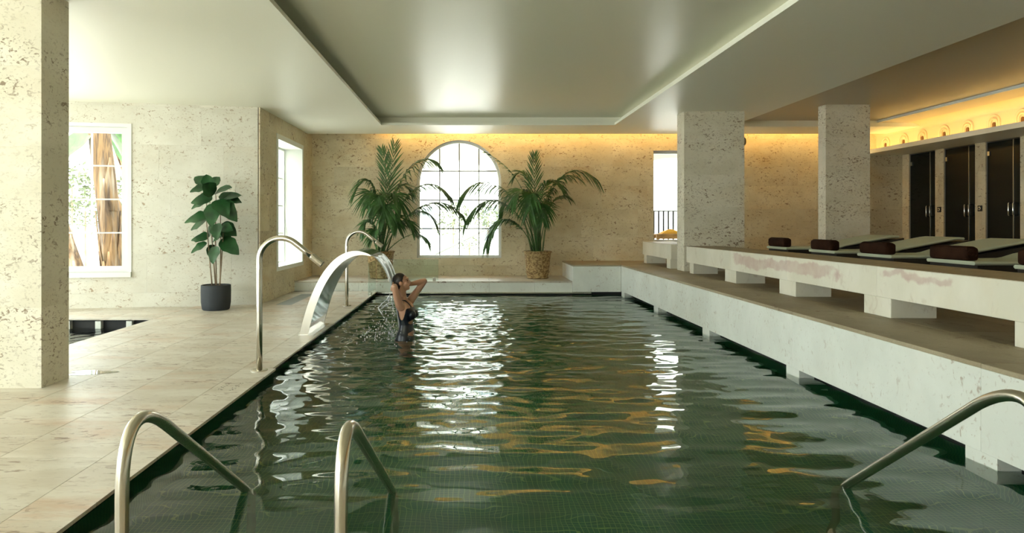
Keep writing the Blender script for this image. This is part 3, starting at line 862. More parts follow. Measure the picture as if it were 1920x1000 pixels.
# water blade: a wide steel arch
bl = empty('waterfall_fountain', (-1.9, 8.63, DECK), 'wide arched stainless steel water blade pouring into the pool', 'fountain')
outer = bez((-2.045, 0, DECK), (-1.93, 0, .66), (-1.62, 0, 1.27), (-1.185, 0, 1.035), 28)
inner = bez((-1.945, 0, DECK), (-1.84, 0, .60), (-1.58, 0, 1.14), (-1.19, 0, 1.022), 28)
ya, yb = 8.16, 9.10
def side_plate(y0, y1):
    mb = MB(); rings = []
    for o_, i_ in zip(outer, inner):
        rings.append([(o_.x, y0, o_.z), (o_.x, y1, o_.z), (i_.x, y1, i_.z), (i_.x, y0, i_.z)])
    return mb.loft(rings)
side_plate(ya, ya + .02).build('edge_plate', M_steel, bl); side_plate(yb - .02, yb).build('edge_plate', M_steel, bl)
mb = MB()
mb.loft([[(o_.x, ya + .02, o_.z), (o_.x, yb - .02, o_.z), (o_.x * .96 + i_.x * .04, yb - .02, o_.z * .96 + i_.z * .04), (o_.x * .96 + i_.x * .04, ya + .02, o_.z * .96 + i_.z * .04)] for o_, i_ in zip(outer, inner)])
autosmooth(mb.build('top_sheet', M_steel2, bl), 50)
mb = MB()
mb.loft([[(i_.x * .98 + o_.x * .02, ya + .02, i_.z * .98 + o_.z * .02), (i_.x * .98 + o_.x * .02, yb - .02, i_.z * .98 + o_.z * .02), (i_.x * .94 + o_.x * .06, yb - .02, i_.z * .94 + o_.z * .06), (i_.x * .94 + o_.x * .06, ya + .02, i_.z * .94 + o_.z * .06)] for o_, i_ in zip(outer, inner)])
autosmooth(mb.build('under_sheet', M_steel2, bl), 50)
Box('foot_plate', (-2.06, ya - .01, DECK), (-1.88, yb + .01, DECK + .006), M_steel, bl)

# the sheet of water falling from the blade
fw = MB(); nx, ny = 22, 40
def fall_pt(s, t):
    v0 = 1.05; tt = t * .46
    x = -1.187 + v0 * tt - .55 * tt * tt; z = 1.032 - .25 * tt - .5 * 9.8 * tt * tt * .96
    half = .45 * (1 - .42 * t)
    y = 8.56 + s * half - .05 * t
    k = 1 + t * 2
    x += .010 * k * math.sin(s * 7 + t * 3) * t; y += .006 * k * math.sin(s * 19 + t * 9)
    return Vector((x, y, max(z, -.02)))
for j in range(ny + 1):
    for i in range(nx + 1): fw.v.append(tuple(fall_pt(i / nx * 2 - 1, j / ny)))
for j in range(ny):
    for i in range(nx): a = j * (nx + 1) + i; fw.f.append((a, a + 1, a + nx + 2, a + nx + 1))
o = fw.build('falling_water', M_fall, smooth=True)
sm = o.modifiers.new('thick', 'SOLIDIFY'); sm.thickness = .008
tag(o, 'curved sheet of white water falling from the steel blade', 'water', kind='stuff')
# splash drops and strings thrown from the near edge of the sheet
sp_ = MB(); r = random.Random(4)
def px3(px, py, y): return Vector(((px - 880) / FPX * y, y, CAM_Z - (py - 419) / FPX * y))
for line in ([(731, 553), (726, 563), (716, 570), (709, 577), (716, 590), (724, 600), (731, 608), (733, 613)], [(731, 556), (729, 568), (720, 575), (714, 580)], [(733, 552), (735, 566), (737, 580), (741, 600)]):
    P = [px3(x + r.uniform(-.6, .6), y, 8.12 + r.uniform(-.02, .02)) for x, y in line]
    Q = []
    for a, b in zip(P, P[1:]):
        for k in range(4): Q.append(a.lerp(b, k / 4) + Vector((r.uniform(-.006, .006), r.uniform(-.01, .01), r.uniform(-.006, .006))))
    sp_.tube(Q, [r.uniform(.004, .011) for _ in Q], 6)
for k in range(420):
    a = r.uniform(0, 6.283); d = abs(r.gauss(0, .33))
    c = Vector((-.98 + d * math.cos(a) * 1.1, 8.5 + d * math.sin(a) * 1.3, abs(r.gauss(0, .07)) + .005))
    if k % 5 == 0: c = Vector((-1.1 + r.uniform(-.1, .2), 8.12 + r.uniform(-.1, .1), r.uniform(.0, .45)))
    s = r.uniform(.003, .009)
    sp_.ell(c, (s, s, s * r.uniform(.9, 1.8)), None, 6, 4)
tag(sp_.build('water_splash', M_fall, smooth=True), 'splashing drops and threads of water around the bather', 'splash', kind='stuff')

def handrail(x, y_post, z_top, y_water, label, lean=0.0):
    t = empty('handrail', (x, y_post, DECK), label, 'handrail', 'steel handrails at the near end of the pool')
    P = [(x, y_post, DECK), (x, y_post, .3), (x, y_post, z_top - .26)]
    B_ = bez((x, y_post, z_top - .26), (x, y_post, z_top - .02), (x, y_post + .10, z_top + .05), (x, y_post + .33, z_top - .10), 14)
    P += [tuple(p) for p in B_[1:]]
    e = B_[-1]; w = Vector((x, y_water, 0)); d = (w - e)
    P += [tuple(e + d * k) for k in (.33, .66, .95)]
    e2 = e + d * .95
    P += [tuple(p) for p in bez(e2, w + d.normalized() * .04, (x, y_water + .10, -.10), (x, y_water + .10, -.25), 6)[1:]]
    P += [(x, y_water + .10, -.6), (x, y_water + .10, PB)]
    MB().tube(P, .0225, 16).build('rail_tube', M_steel, t, smooth=True)
    MB().lathe((x, y_post, DECK), [(.055, 0), (.055, .006), (.024, .012)], 20).build('base_flange', M_steel, t)
    MB().lathe((x, y_water + .10, PB), [(.055, 0), (.055, .006), (.024, .012)], 20).build('foot_flange', M_steel, t)
    return t
handrail(-1.19, 2.32, .735, 3.61, 'steel handrail entering the water at the left, nearest the limestone floor')
handrail(-.41, 2.16, .745, 3.60, 'steel handrail in the middle of the near end, seen almost end-on')
handrail(2.03, 2.37, .80, 3.66, 'steel handrail at the right picture edge, sloping down into the water')

# glass guard at the far left corner
g1 = empty('glass_guard', (-1.86, 12.98, DECK), 'green-tinted glass guard panel along the left pool edge near the palm', 'glass guard')
Box('glass_panel', (-1.868, 12.5, DECK + .01), (-1.856, 13.44, .69), M_guard, g1)
for y in (12.7, 13.25): Box('clamp', (-1.885, y - .03, DECK), (-1.838, y + .03, DECK + .06), M_steel, g1)
g2 = empty('glass_guard', (-1.2, 13.55, .265), 'clear glass guard panel standing on the far ledge in front of the palm', 'glass guard')
Box('glass_panel', (-1.85, 13.56, .275), (-.62, 13.572, .70), M_guard, g2)
for x in (-1.6, -.70): Box('clamp', (x - .03, 13.545, .265), (x + .03, 13.588, .335), M_steel, g2)

# drain grating and engraved mark in the floor, puddle
gr = empty('drain_grating', (-3.08, 12.0, DECK), 'grey slotted drain grating in the floor under the deep window', 'drain')
fr = MB()
for a, b in (((-3.2, 11.2), (-3.18, 12.9)), ((-2.97, 11.2), (-2.95, 12.9)), ((-3.18, 11.2), (-2.97, 11.22)), ((-3.18, 12.88), (-2.97, 12.9))): fr.box((a[0], a[1], DECK), (b[0], b[1], DECK + .004))
fr.build('grating_frame', M_grate, gr)
for k in range(28): piece('grating_bar', (.21, .03, .003), (-3.075, 11.25 + k * .0595, DECK + .0018), M_grate, gr, 0)
mk = MB(); r = random.Random(2)
mx = (437 - 880) / FPX * (1.349 * FPX / 306); my = 1.349 * FPX / 306
for row in range(2):
    for k in range(7):
        x0 = mx - .09 + row * .10 + r.uniform(-.01, .01); y0 = my - .13 + k * .04
        for s in range(2):
            a = r.uniform(-.012, .012)
            mk.box((x0 + s * .022, y0 + a, DECK + .0003), (x0 + s * .022 + r.uniform(.004, .02), y0 + a + r.uniform(.004, .014), DECK + .0008))
tag(mk.build('engraved_marking', M_mark), 'small worn engraved marking on the floor slab beside the pool edge', 'marking')
pu = MB(); n = 48; ring = []
for k in range(n):
    q = 2 * math.pi * k / n; rr = 1 + .22 * math.sin(3 * q + 1) + .12 * math.sin(5 * q)
    ring.append((-3.42 + .19 * rr * math.cos(q), 6.12 + .10 * rr * math.sin(q)))
pu.loft([[(x, y, DECK + .0006) for x, y in ring], [(-3.42 + (x + 3.42) * .96, 6.12 + (y - 6.12) * .96, DECK + .002) for x, y in ring]])
tag(pu.build('puddle', M_water), 'small shiny puddle on the floor beside the left column', 'puddle')

# ------------------------------------------------------------------ plants
def pot_lathe(root, c, prof, mat, soil_z, soil_r, name='pot'):
    pot = autosmooth(MB().lathe(c, prof, 36).build(name, mat, root), 45)
    MB().lathe((c[0], c[1], c[2] + soil_z - .02), [(soil_r, 0), (soil_r, .015), (soil_r * .5, .03), (.01, .032)], 20).build('soil', M_soil, pot, smooth=True)

# leafy plant in the charcoal pot
px_, py_ = -3.965, 10.60
pl = empty('potted_plant', (px_, py_, DECK), 'tall leafy plant with dark rounded leaves in a charcoal pot', 'plant')
pot_lathe(pl, (px_, py_, DECK), [(.19, 0), (.205, .015), (.222, .12), (.225, .30), (.222, .385), (.212, .39), (.205, .385), (.205, .30)], M_pot, .375, .20)
def leaf(base, dirv, L, wd, nrm, fold=.18, droop=.25):
    mb = MB(); d = Vector(dirv).normalized(); s = d.cross(Vector(nrm)).normalized(); n = s.cross(d).normalized()
    k = 14; vs = []
    for i in range(k + 1):
        t = i / k
        w = wd * .5 * (math.sin(math.pi * min(1, t ** .75 * .97 + .02)) ** .8) * (1 + .05 * math.sin(t * 17))
        c = Vector(base) + d * L * t - Vector((0, 0, 1)) * droop * L * t * t
        vs += [c - s * w + n * (fold * w + .004 * math.sin(t * 11)), c - s * w * .5 + n * fold * w * .3, c, c + s * w * .5 + n * fold * w * .3, c + s * w + n * (fold * w + .004 * math.cos(t * 13))]
    fs = []
    for i in range(k):
        for j in range(4): a = i * 5 + j; fs.append((a, a + 1, a + 6, a + 5))
    mb.add(vs, fs); return mb
r = random.Random(8)
# stems: base offset, top (picture coordinates)
def P10(px, py, y): return px3(px, py, y)
stems = [((-.05, -.03), (387, 410), .00), ((-.02, .04), (394, 385), .05), ((.01, 0), (405, 372), -.02), ((.05, .03), (413, 395), .04), ((.07, -.03), (419, 430), -.04)]
for (bx_, by_), (tx, ty), dy_ in stems:
    b = Vector((px_ + bx_, py_ + by_, DECK + .38)); tp = P10(tx, ty, py_ + dy_)
    mid = b.lerp(tp, .5) + Vector((r.uniform(-.02, .02), r.uniform(-.02, .02), 0))
    MB().tube(bez(b, b.lerp(mid, .7), mid, tp, 8), [.011, .0105, .010, .0095, .009, .0085, .008, .007, .006], 7).build('stem', M_bark, pl, smooth=True)
# leaves: picture base, direction in the picture, length in px, depth direction
LV = [((388, 345), (-.8, .55), 28, .2), ((392, 352), (-.1, 1), 26, -.2), ((386, 352), (-1, -.1), 24, -.4), ((395, 350), (.5, .8), 24, .3),
      ((404, 362), (.9, .35), 34, -.3), ((400, 366), (-.2, .7), 36, -.6), ((410, 370), (1, 0), 36, .2), ((405, 376), (.7, -.5), 36, -.5), ((398, 374), (-.9, .2), 34, -.1), ((410, 380), (.9, -.45), 38, -.25), ((402, 382), (.1, -.8), 34, -.7), ((396, 372), (-1, -.15), 34, .1), ((416, 372), (.95, .3), 32, .3),
      ((390, 408), (-1, .15), 36, -.2), ((388, 412), (-.9, -.35), 34, .3), ((394, 408), (.4, .7), 24, .3),
      ((405, 420), (.3, -.7), 26, -.6), ((400, 425), (-.5, -.5), 26, .4), ((416, 420), (.8, -.5), 28, .0), ((414, 428), (.9, .2), 26, -.4), ((418, 424), (.3, -.9), 24, .3),
      ((390, 448), (-.9, .3), 30, .1), ((388, 456), (-.8, -.4), 26, -.3), ((400, 452), (.6, .4), 24, -.4), ((404, 462), (.0, -.8), 26, -.4), ((414, 450), (.9, -.45), 36, -.2), ((392, 460), (.3, -.8), 24, .4), ((402, 446), (.2, .5), 22, .6)]
for (bx_, by_), (dx_, dz_), L, dd in LV:
    b = P10(bx_, by_, py_ + dd * .12); d = Vector((dx_, dd, dz_))
    tw = Vector((r.uniform(-.3, .3), -.75 + r.uniform(-.3, .3), .75))
    leaf(b, d, L / 119 * 1.15, L / 119 * .92, tw, .15, r.uniform(.1, .4)).build('leaf', M_leaf, pl, smooth=True)
for (tx, ty), (ex, ey) in (((387, 410), (388, 345)), ((394, 385), (392, 350)), ((405, 372), (404, 362)), ((413, 395), (412, 372)), ((419, 430), (416, 418))):
    MB().tube([P10(tx, ty, py_), P10((tx + ex) / 2, (ty + ey) / 2, py_), P10(ex, ey, py_)], [.006, .005, .003], 6).build('stem', M_bark, pl, smooth=True)

def frond(root, P0, P1, P2, P3, leaf_len, n=27, start=.32, sidevec=None, droop=.55, fwd=.7, seed=0, stiff=False):
    """kentia frond: a bowed rib with paired hanging leaflets"""
    rr = random.Random(seed)
    C = bez(P0, P1, P2, P3, 60)
    mb = MB(); mb.tube(C[::4], [.011 * (1 - .8 * k / 15) for k in range(len(C[::4]))], 6)
    for k in range(n):
        t = start + (1 - start) * k / (n - 1)
        i = min(59, int(t * 60)); p = C[i]; T = (C[min(60, i + 1)] - C[max(0, i - 1)]).normalized()
        if sidevec is not None: Sd = Vector(sidevec)
        else:
            Sd = T.cross(Vector((0, 0, 1)))
            if Sd.length < .2: Sd = Vector((1, 0, 0))
        Sd = (Sd - T * Sd.dot(T)).normalized()
        prof = math.sin(math.pi * (.12 + .80 * (k / (n - 1)) ** .9)) ** .6
        for sgn in (-1, 1):
            L = leaf_len * prof * rr.uniform(.88, 1.08)
            f_ = fwd + .5 * (k / n)
            d = (T * f_ + Sd * sgn * (.85 - .35 * k / n) + Vector((rr.uniform(-.1, .1), rr.uniform(-.1, .1), rr.uniform(-.08, .12)))).normalized()
            pts = []
            for s in (0, .35, .7, 1.0):
                q = p + d * L * s
                q.z -= (droop * L * s * s * (.25 if stiff else 1.0))
                pts.append(q)
            wv = d.cross(Vector((0, 1, .2))) if stiff else d.cross(Vector((0, 0, 1)).lerp(T, .35) + Vector((rr.uniform(-.3, .3), rr.uniform(-.6, .1), 0)))
            wv = wv.normalized() if wv.length > .05 else Sd
            w = .030 if stiff else .040
            mb.strip(pts, wv, [w * .35, w, w * .75, .002])
    return mb.build('frond', M_palm, root, smooth=True)

def palm(x, y, label, fr, stems_, pot_rim_mat):
    t = empty('potted_palm', (x, y, .265), label, 'palm', 'palms in wicker pots on the far ledge')
    prof = [(.20, 0), (.215, .01), (.235, .12), (.255, .30), (.275, .50), (.285, .545), (.293, .55), (.293, .575), (.275, .577), (.262, .56), (.25, .45)]
    pot = autosmooth(MB().lathe((x, y, .265), prof, 40).build('wicker_pot', M_wicker, t), 45)
    for z, rr in ((.56, .292), (.14, .241), (.02, .219)):
        pts = [(x + rr * math.cos(q), y + rr * math.sin(q), .265 + z) for q in [2 * math.pi * k / 36 for k in range(37)]]
        MB().tube(pts, .012, 6, False).build('woven_band', M_wicker, pot, smooth=True)
    MB().lathe((x, y, .265 + .50), [(.258, 0), (.258, .01), (.1, .03), (.01, .032)], 20).build('soil', M_soil, pot, smooth=True)
    k = 0
    for (bx_, c1, c2, tip, dy1, L, kw) in fr:
        base = Vector((x + bx_, y + r.uniform(-.09, .09), .265 + .50))
        yb_ = y
        A1 = px3(c1[0], c1[1], yb_ + dy1 * .35); A2 = px3(c2[0], c2[1], yb_ + dy1 * .75); A3 = px3(tip[0], tip[1], yb_ + dy1)
        frond(t, base, A1, A2, A3, L, seed=k + int(x * 10), **kw); k += 1
    for (bx_, tx, ty) in stems_:
        b = Vector((x + bx_, y + r.uniform(-.08, .08), .74)); tp = px3(tx, ty, y + r.uniform(-.1, .1))
        MB().tube(bez(b, b.lerp(tp, .3), b.lerp(tp, .7) + Vector((.01, 0, 0)), tp, 6), [.020, .019, .017, .015, .013, .011, .008], 7).build('stem', M_palmstem, t, smooth=True)
    return t
r = random.Random(3)
V = dict(sidevec=(1, 0, 0), stiff=True, fwd=1.15, start=.42, n=16)
ctr = lambda *a: a
palm(1.43, 14.2, 'potted kentia palm in a wicker pot to the right of the arched window', [
    (.0, (1004, 420), (1001, 350), (1002, 291), -.05, .46, V),
    (.03, (1012, 360), (1062, 278), (1122, 340), -.15, .50, dict(droop=.8, n=32)),
    (.04, (1016, 410), (1040, 350), (1066, 372), .35, .36, {}),
    (-.03, (985, 350), (900, 305), (862, 372), -.2, .52, dict(droop=.9, n=30)),
    (-.04, (985, 385), (912, 335), (873, 416), -.35, .50, dict(droop=.8, n=30)),
    (-.05, (985, 420), (935, 370), (912, 462), -.45, .46, dict(droop=.6, n=30)),
    (-.02, (995, 370), (975, 320), (908, 284), .15, .22, dict(droop=.5, start=.66, n=14)),
    (.0, (1000, 380), (985, 320), (960, 380), -.55, .50, {}),
    (.02, (1006, 370), (1020, 315), (1052, 350), -.5, .48, {}),
    (.0, (1002, 370), (1000, 320), (992, 405), -.75, .50, {}),
    (.02, (1008, 390), (1020, 345), (1018, 415), -.6, .42, {}),
    (-.03, (990, 380), (962, 335), (940, 400), .2, .44, {}),
    (.03, (1012, 370), (1040, 310), (1085, 335), .25, .46, {}),
    (.0, (1000, 360), (990, 300), (965, 330), .4, .44, {}),
], [(-.10, 978, 395), (-.06, 988, 380), (-.02, 996, 370), (.02, 1004, 380), (.05, 1010, 380), (.09, 1028, 370), (.0, 1000, 400), (-.08, 984, 420), (.07, 1012, 420), (.03, 1008, 400)], None)
palm(-1.86, 14.2, 'potted kentia palm in a wicker pot behind the water blade', [
    (.0, (722, 400), (733, 340), (740, 271), -.05, .52, V),
    (.02, (725, 380), (727, 330), (716, 280), .1, .42, V),
    (.02, (735, 330), (778, 278), (820, 304), -.1, .50, dict(droop=.8)),
    (.03, (745, 360), (800, 310), (845, 370), -.25, .46, dict(droop=.7, n=30)),
    (.03, (750, 400), (815, 345), (868, 404), -.35, .40, dict(droop=.7, n=30)),
    (.04, (745, 410), (790, 365), (818, 420), -.1, .44, {}),
    (.06, (745, 450), (785, 418), (804, 458), -.2, .28, dict(start=.6, n=14)),
    (-.02, (715, 350), (695, 310), (667, 356), -.1, .50, dict(droop=.7)),
    (-.03, (715, 375), (692, 325), (688, 385), -.45, .50, {}),
    (-.04, (710, 420), (690, 395), (681, 432), -.2, .36, {}),
    (.0, (722, 380), (735, 330), (752, 390), -.6, .52, {}),
    (-.02, (718, 380), (712, 330), (706, 395), -.7, .50, {}),
    (.02, (728, 380), (745, 320), (770, 360), .3, .48, {}),
    (-.02, (715, 390), (705, 350), (690, 370), .35, .44, {}),
    (.0, (722, 420), (735, 375), (745, 425), -.5, .42, {}),
    (.02, (728, 430), (755, 390), (775, 430), -.4, .42, {}),
    (-.03, (716, 440), (702, 410), (700, 450), -.4, .36, {}),
    (.0, (722, 400), (722, 350), (722, 410), -.8, .5, {}),
], [(-.10, 706, 420), (-.06, 714, 400), (-.02, 720, 380), (.02, 726, 390), (.05, 734, 400), (.09, 742, 420), (.0, 722, 420)], None)

# ------------------------------------------------------------------ the bather
def bather():
    OX, OY = -.775, 8.31
    turn = Matrix.Rotation(math.radians(-6), 3, 'Z')
    Wp = lambda p: Vector((OX, OY, 0)) + turn @ Vector(p)
    root = empty('person', (OX, OY, 0.0), 'person in a black swimsuit standing hip-deep in the pool with hands behind the head', 'person')
    b = MB(); n = 28
    def ring(z, xc, rx, ry, yc=0.0, flat=0.0):
        out = []
        for k in range(n):
            q = 2 * math.pi * k / n; c, s = math.cos(q), math.sin(q)
            out.append(Wp((xc + rx * math.copysign(abs(c) ** .85, c), yc + ry * math.copysign(abs(s) ** .85, s), z)))
        return out
    b.loft([ring(*a) for a in ((-.14, .0, .085, .165), (-.06, -.008, .108, .178), (.0, -.010, .110, .178), (.06, -.006, .102, .168), (.12, .0, .083, .142), (.18, .002, .074, .124),
        (.24, .0, .082, .130), (.30, .004, .098, .143), (.36, .002, .104, .150), (.41, -.010, .094, .152), (.45, -.025, .074, .140), (.485, -.036, .052, .090), (.52, -.042, .046, .050))])
    for s in (-1, 1):
        b.ell(Wp((.082, s * .070, .305)), (.052, .058, .056), turn)
        b.ell(Wp((-.055, s * .075, -.03)), (.075, .080, .085), turn)
        b.tube([Wp((0, s * .088, -.05)), Wp((.01, s * .086, -.22)), Wp((.02, s * .082, -.44)), Wp((.012, s * .080, -.58)), Wp((.0, s * .078, -.82))], [.092, .082, .054, .055, .034], 16)
        b.tube([Wp((-.03, s * .078, -.855)), Wp((.06, s * .082, -.865)), Wp((.16, s * .088, -.88))], [.034, .034, .018], 12)
    # neck and head, tipped back
    tilt = turn @ Matrix.Rotation(math.radians(-16), 3, 'Y')
    hc = Vector((-.052, 0, .695))
    H = lambda p: Wp(hc) + tilt @ Vector(p)
    b.tube([Wp((-.042, 0, .47)), Wp((-.046, 0, .54)), H((-.018, 0, -.05))], [.054, .047, .050], 16)
    b.ell(H((-.012, 0, .022)), (.092, .074, .092), tilt)
    b.ell(H((.026, 0, -.034)), (.062, .056, .078), tilt)
    b.ell(H((.048, 0, -.088)), (.028, .027, .022), tilt)              # chin
    b.tube([H((.082, 0, .012)), H((.095, 0, -.012)), H((.104, 0, -.030)), H((.086, 0, -.040))], [.008, .010, .013, .009], 10)
    b.ell(H((.080, 0, .030)), (.014, .045, .010), tilt)               # brow
    for s in (-1, 1):
        b.ell(H((.056, s * .038, -.024)), (.026, .020, .020), tilt)   # cheek
        b.ell(H((-.006, s * .074, -.012)), (.020, .010, .032), tilt)  # ear
    # arms: raised, elbows up, forearms folded back to the head
    arms = {-1: ((-.052, -.158, .435), (-.088, -.262, .665), (-.150, -.105, .615)), 1: ((.012, .158, .440), (.180, .262, .690), (.010, .130, .660))}
    for s, (sh, el, wr) in arms.items():
        sh, el, wr = Vector(sh), Vector(el), Vector(wr)
        b.ell(Wp(sh), (.052, .050, .050), turn)
        m1 = sh.lerp(el, .45) + Vector((0, s * .006, 0)); m2 = el.lerp(wr, .3)
        b.tube([Wp(Vector((-.02, s * .10, .37)).lerp(sh, .4)), Wp(sh), Wp(m1), Wp(el), Wp(el.lerp(wr, .02))], [.055, .052, .045, .038, .036], 14)
        b.ell(Wp(el), (.037, .037, .037))
        b.tube([Wp(el), Wp(m2), Wp(el.lerp(wr, .75)), Wp(wr)], [.037, .038, .029, .025], 14)
        # hand laid on the hair: palm, four fingers, thumb
        tgt = Vector((-.150, -.012, .640)) if s < 0 else Vector((-.110, .070, .705))
        d = (tgt - wr).normalized(); upv = Vector((0, 0, 1)); across = (upv - d * upv.dot(d)).normalized()
        palm_c = wr + d * .045
        b.tube([Wp(wr), Wp(wr + d * .025), Wp(wr + d * .055), Wp(wr + d * .085)], [.024, .030, .032, .026], 12)
        inn = (Vector((-.052, 0, .70)) - palm_c); inn = (inn - d * inn.dot(d)); inn = (inn - across * inn.dot(across)).normalized()
        for k, L in enumerate((.066, .074, .070, .056)):
            st = wr + d * .078 + across * (.0285 - .019 * k)
            p1 = st + d * L * .40 + inn * .004; p2 = p1 + (d * .8 + inn * .35).normalized() * L * .34; p3 = p2 + (d * .55 + inn * .6).normalized() * L * .28
            b.tube([Wp(st - d * .02), Wp(st), Wp(p1), Wp(p2), Wp(p3)], [.0095, .0095, .0088, .0080, .0066], 8)
        th = wr + d * .025 + across * .026
        q1 = th + (d * .55 + across * .8).normalized() * .038; q2 = q1 + (d * .85 + across * .4).normalized() * .030
        b.tube([Wp(wr + d * .01 + across * .012), Wp(th), Wp(q1), Wp(q2)], [.014, .0125, .0105, .0085], 8)
    # melt everything into one skin
    tmp = b.build('person_tmp', M_skin, root)
    rm = tmp.modifiers.new('r', 'REMESH'); rm.mode = 'VOXEL'; rm.voxel_size = .0058; rm.use_smooth_shade = True
    sm = tmp.modifiers.new('s', 'SMOOTH'); sm.factor = .5; sm.iterations = 4
    dg = bpy.context.evaluated_depsgraph_get()
    me = bpy.data.meshes.new_from_object(tmp.evaluated_get(dg)); me.name = 'body'
    bpy.data.objects.remove(tmp)
    me.materials.clear(); me.materials.append(M_skin)
    me.polygons.foreach_set('use_smooth', [True] * len(me.polygons))
    body = bpy.data.objects.new('body', me); COL.objects.link(body); body.parent = root; WL[body.name] = WL[root.name]
    # swimsuit: the covered part of the body, lifted off the skin
    inv = turn.inverted()
    def covered(p):
        q = inv @ p; x, y, z = q
        if z < -.10: return abs(y) < .06 + (z + .16) * .6 and z > -.16
        leg = -.10 + max(0, (abs(y) - .07)) * .9
        if z < leg: return False
        if abs(abs(y) - .084) < .014 and .30 < z < .47 and x > -.03: return True
        if x < -.03 and abs(abs(y) - .105) < .012 and .15 < z < .46: return True
        if z > .405:                                                    # shoulder straps
            return z < .485 and abs(abs(y) - .084) < .014
        for zc in (.215, .080):                                         # small cut-outs down the front
            if x > .046 and abs(z - zc) < .010 + (x - .046) * .45: return False
        if x > .03: return z < .40 - .10 * max(0, abs(y) - .06)
        dip = .245 + .16 * max(0, (x + .03) / .06) ** 2 if x > -.03 else .245 + .05 * min(1, (-.03 - x) / .05)
        if x < -.03 and abs(y) < .06: dip = .20
        return z < dip
    vs = me.vertices
    keep = [p.index for p in me.polygons if covered(p.center)]
    idx = {}; nv = []; nf = []
    for pi in keep:
        f = []
        for vi in me.polygons[pi].vertices:
            if vi not in idx:
                idx[vi] = len(nv); v = vs[vi]; nv.append(tuple(v.co + v.normal * .0045))
            f.append(idx[vi])
        nf.append(f)
    ec = {}                                                             # even out the cut edges
    for f in nf:
        for a_, b_ in zip(f, f[1:] + f[:1]):
            k_ = (min(a_, b_), max(a_, b_)); ec[k_] = ec.get(k_, 0) + 1
    nb = {}
    for (a_, b_), c_ in ec.items():
        if c_ == 1: nb.setdefault(a_, []).append(b_); nb.setdefault(b_, []).append(a_)
    for _ in range(10):
        new = {i: (Vector(nv[i]) * .5 + sum((Vector(nv[j]) for j in js), Vector()) * (.5 / len(js))) for i, js in nb.items()}
        for i, p_ in new.items(): nv[i] = tuple(p_)
    sme = bpy.data.meshes.new('swimsuit'); sme.from_pydata(nv, [], nf); sme.materials.append(M_suit)
    sme.polygons.foreach_set('use_smooth', [True] * len(nf)); sme.update()
    suit = bpy.data.objects.new('swimsuit', sme); COL.objects.link(suit); suit.parent = root
    # hair: a wet cap swept back into a knot at the nape
    hb = MB()
    hb.ell(H((-.020, 0, .030)), (.094, .080, .094), tilt, 24, 16)
    hb.ell(H((-.060, 0, -.020)), (.058, .066, .070), tilt, 20, 12)
    hb.tube([H((-.095, 0, -.03)), H((-.115, 0, -.07)), H((-.105, 0, -.13)), H((-.10, .0, -.19))], [.030, .032, .026, .012], 12)
    ht = hb.build('hair_tmp', M_hair, root)
    rm = ht.modifiers.new('r', 'REMESH'); rm.mode = 'VOXEL'; rm.voxel_size = .006
    sm = ht.modifiers.new('s', 'SMOOTH'); sm.factor = .5; sm.iterations = 3
    dg = bpy.context.evaluated_depsgraph_get()
    hm = bpy.data.meshes.new_from_object(ht.evaluated_get(dg)); bpy.data.objects.remove(ht)
    bm = bmesh.new(); bm.from_mesh(hm)
    ti = tilt.inverted(); Hc = Wp(hc) - WL[root.name]
    kill = [v for v in bm.verts if (lambda q: q.x > .028 + max(0, q.z - .02) * .55 and q.z < .108)(ti @ (v.co - Hc))]
    bmesh.ops.delete(bm, geom=kill, context='VERTS'); bm.to_mesh(hm); bm.free()
    hm.name = 'hair'; hm.materials.clear(); hm.materials.append(M_hair)
    hm.polygons.foreach_set('use_smooth', [True] * len(hm.polygons))
    ho = bpy.data.objects.new('hair', hm); COL.objects.link(ho); ho.parent = root
    for s in (-1, 1):
        MB().ell(H((.078, s * .030, .006)), (.007, .013, .005), tilt, 10, 6).build('eye', M_eye, body, smooth=True)
        MB().tube([H((.078, s * .016, .026)), H((.080, s * .032, .030)), H((.070, s * .048, .024))], [.003, .0035, .002], 6).build('eyebrow', M_hair, body, smooth=True)
    MB().ell(H((.085, 0, -.060)), (.008, .022, .0065), tilt, 12, 6).build('lips', M_lip, body, smooth=True)
bather()

# ------------------------------------------------------------------ outside
Box('terrace_ground', (-40, -40, -1.6), (40, 60, -1.0), M_ground, kind='structure', label='bright ground outside the building')
tg = MB(); tg.box((-2.6, 15.36, -.95), (12, 19.2, .28))
tag(tg.build('terrace_floor', M_ground), 'bright terrace outside the far windows', kind='structure')
# arcade of the loggia outside the far wall
Marc = lambda u, w, z: (u, 18.2 + w, z)
arc = [Opening(-1.5, .95, .28, 3.12, True), Opening(3.95, 6.9, .28, 3.18, True)]
mb = MB(); strips(mb, Marc, -2.6, 11.5, .28, 4.6, arc, 0, .35)
tag(mb.build('loggia_arcade', M_ext), 'white arcade of the terrace outside the far windows', 'arcade')
Box('loggia_roof', (-2.6, 15.36, 3.9), (11.5, 18.2, 4.1), M_ext, label='white flat roof over the terrace outside', category='roof') if False else tag(Box('loggia_roof', (-2.6, 15.36, 3.9), (11.5, 18.2, 4.1), M_ext), 'white flat roof over the terrace outside', 'roof')
# sloping stair rail seen through the arched window
a = px3(812, 480, 20.0); b = px3(932, 420, 20.0)
sr = empty('stair_rail', (a + b) / 2, 'sloping grey stair rail outside the arched window', 'rail')
MB().tube([a, b], .03, 8).build('rail_bar', M_mull, sr)
for k in (.05, .5, .95):
    p = a.lerp(b, k); MB().tube([(p.x, p.y, -1.0), tuple(p)], .018, 6).build('rail_post', M_mull, sr)
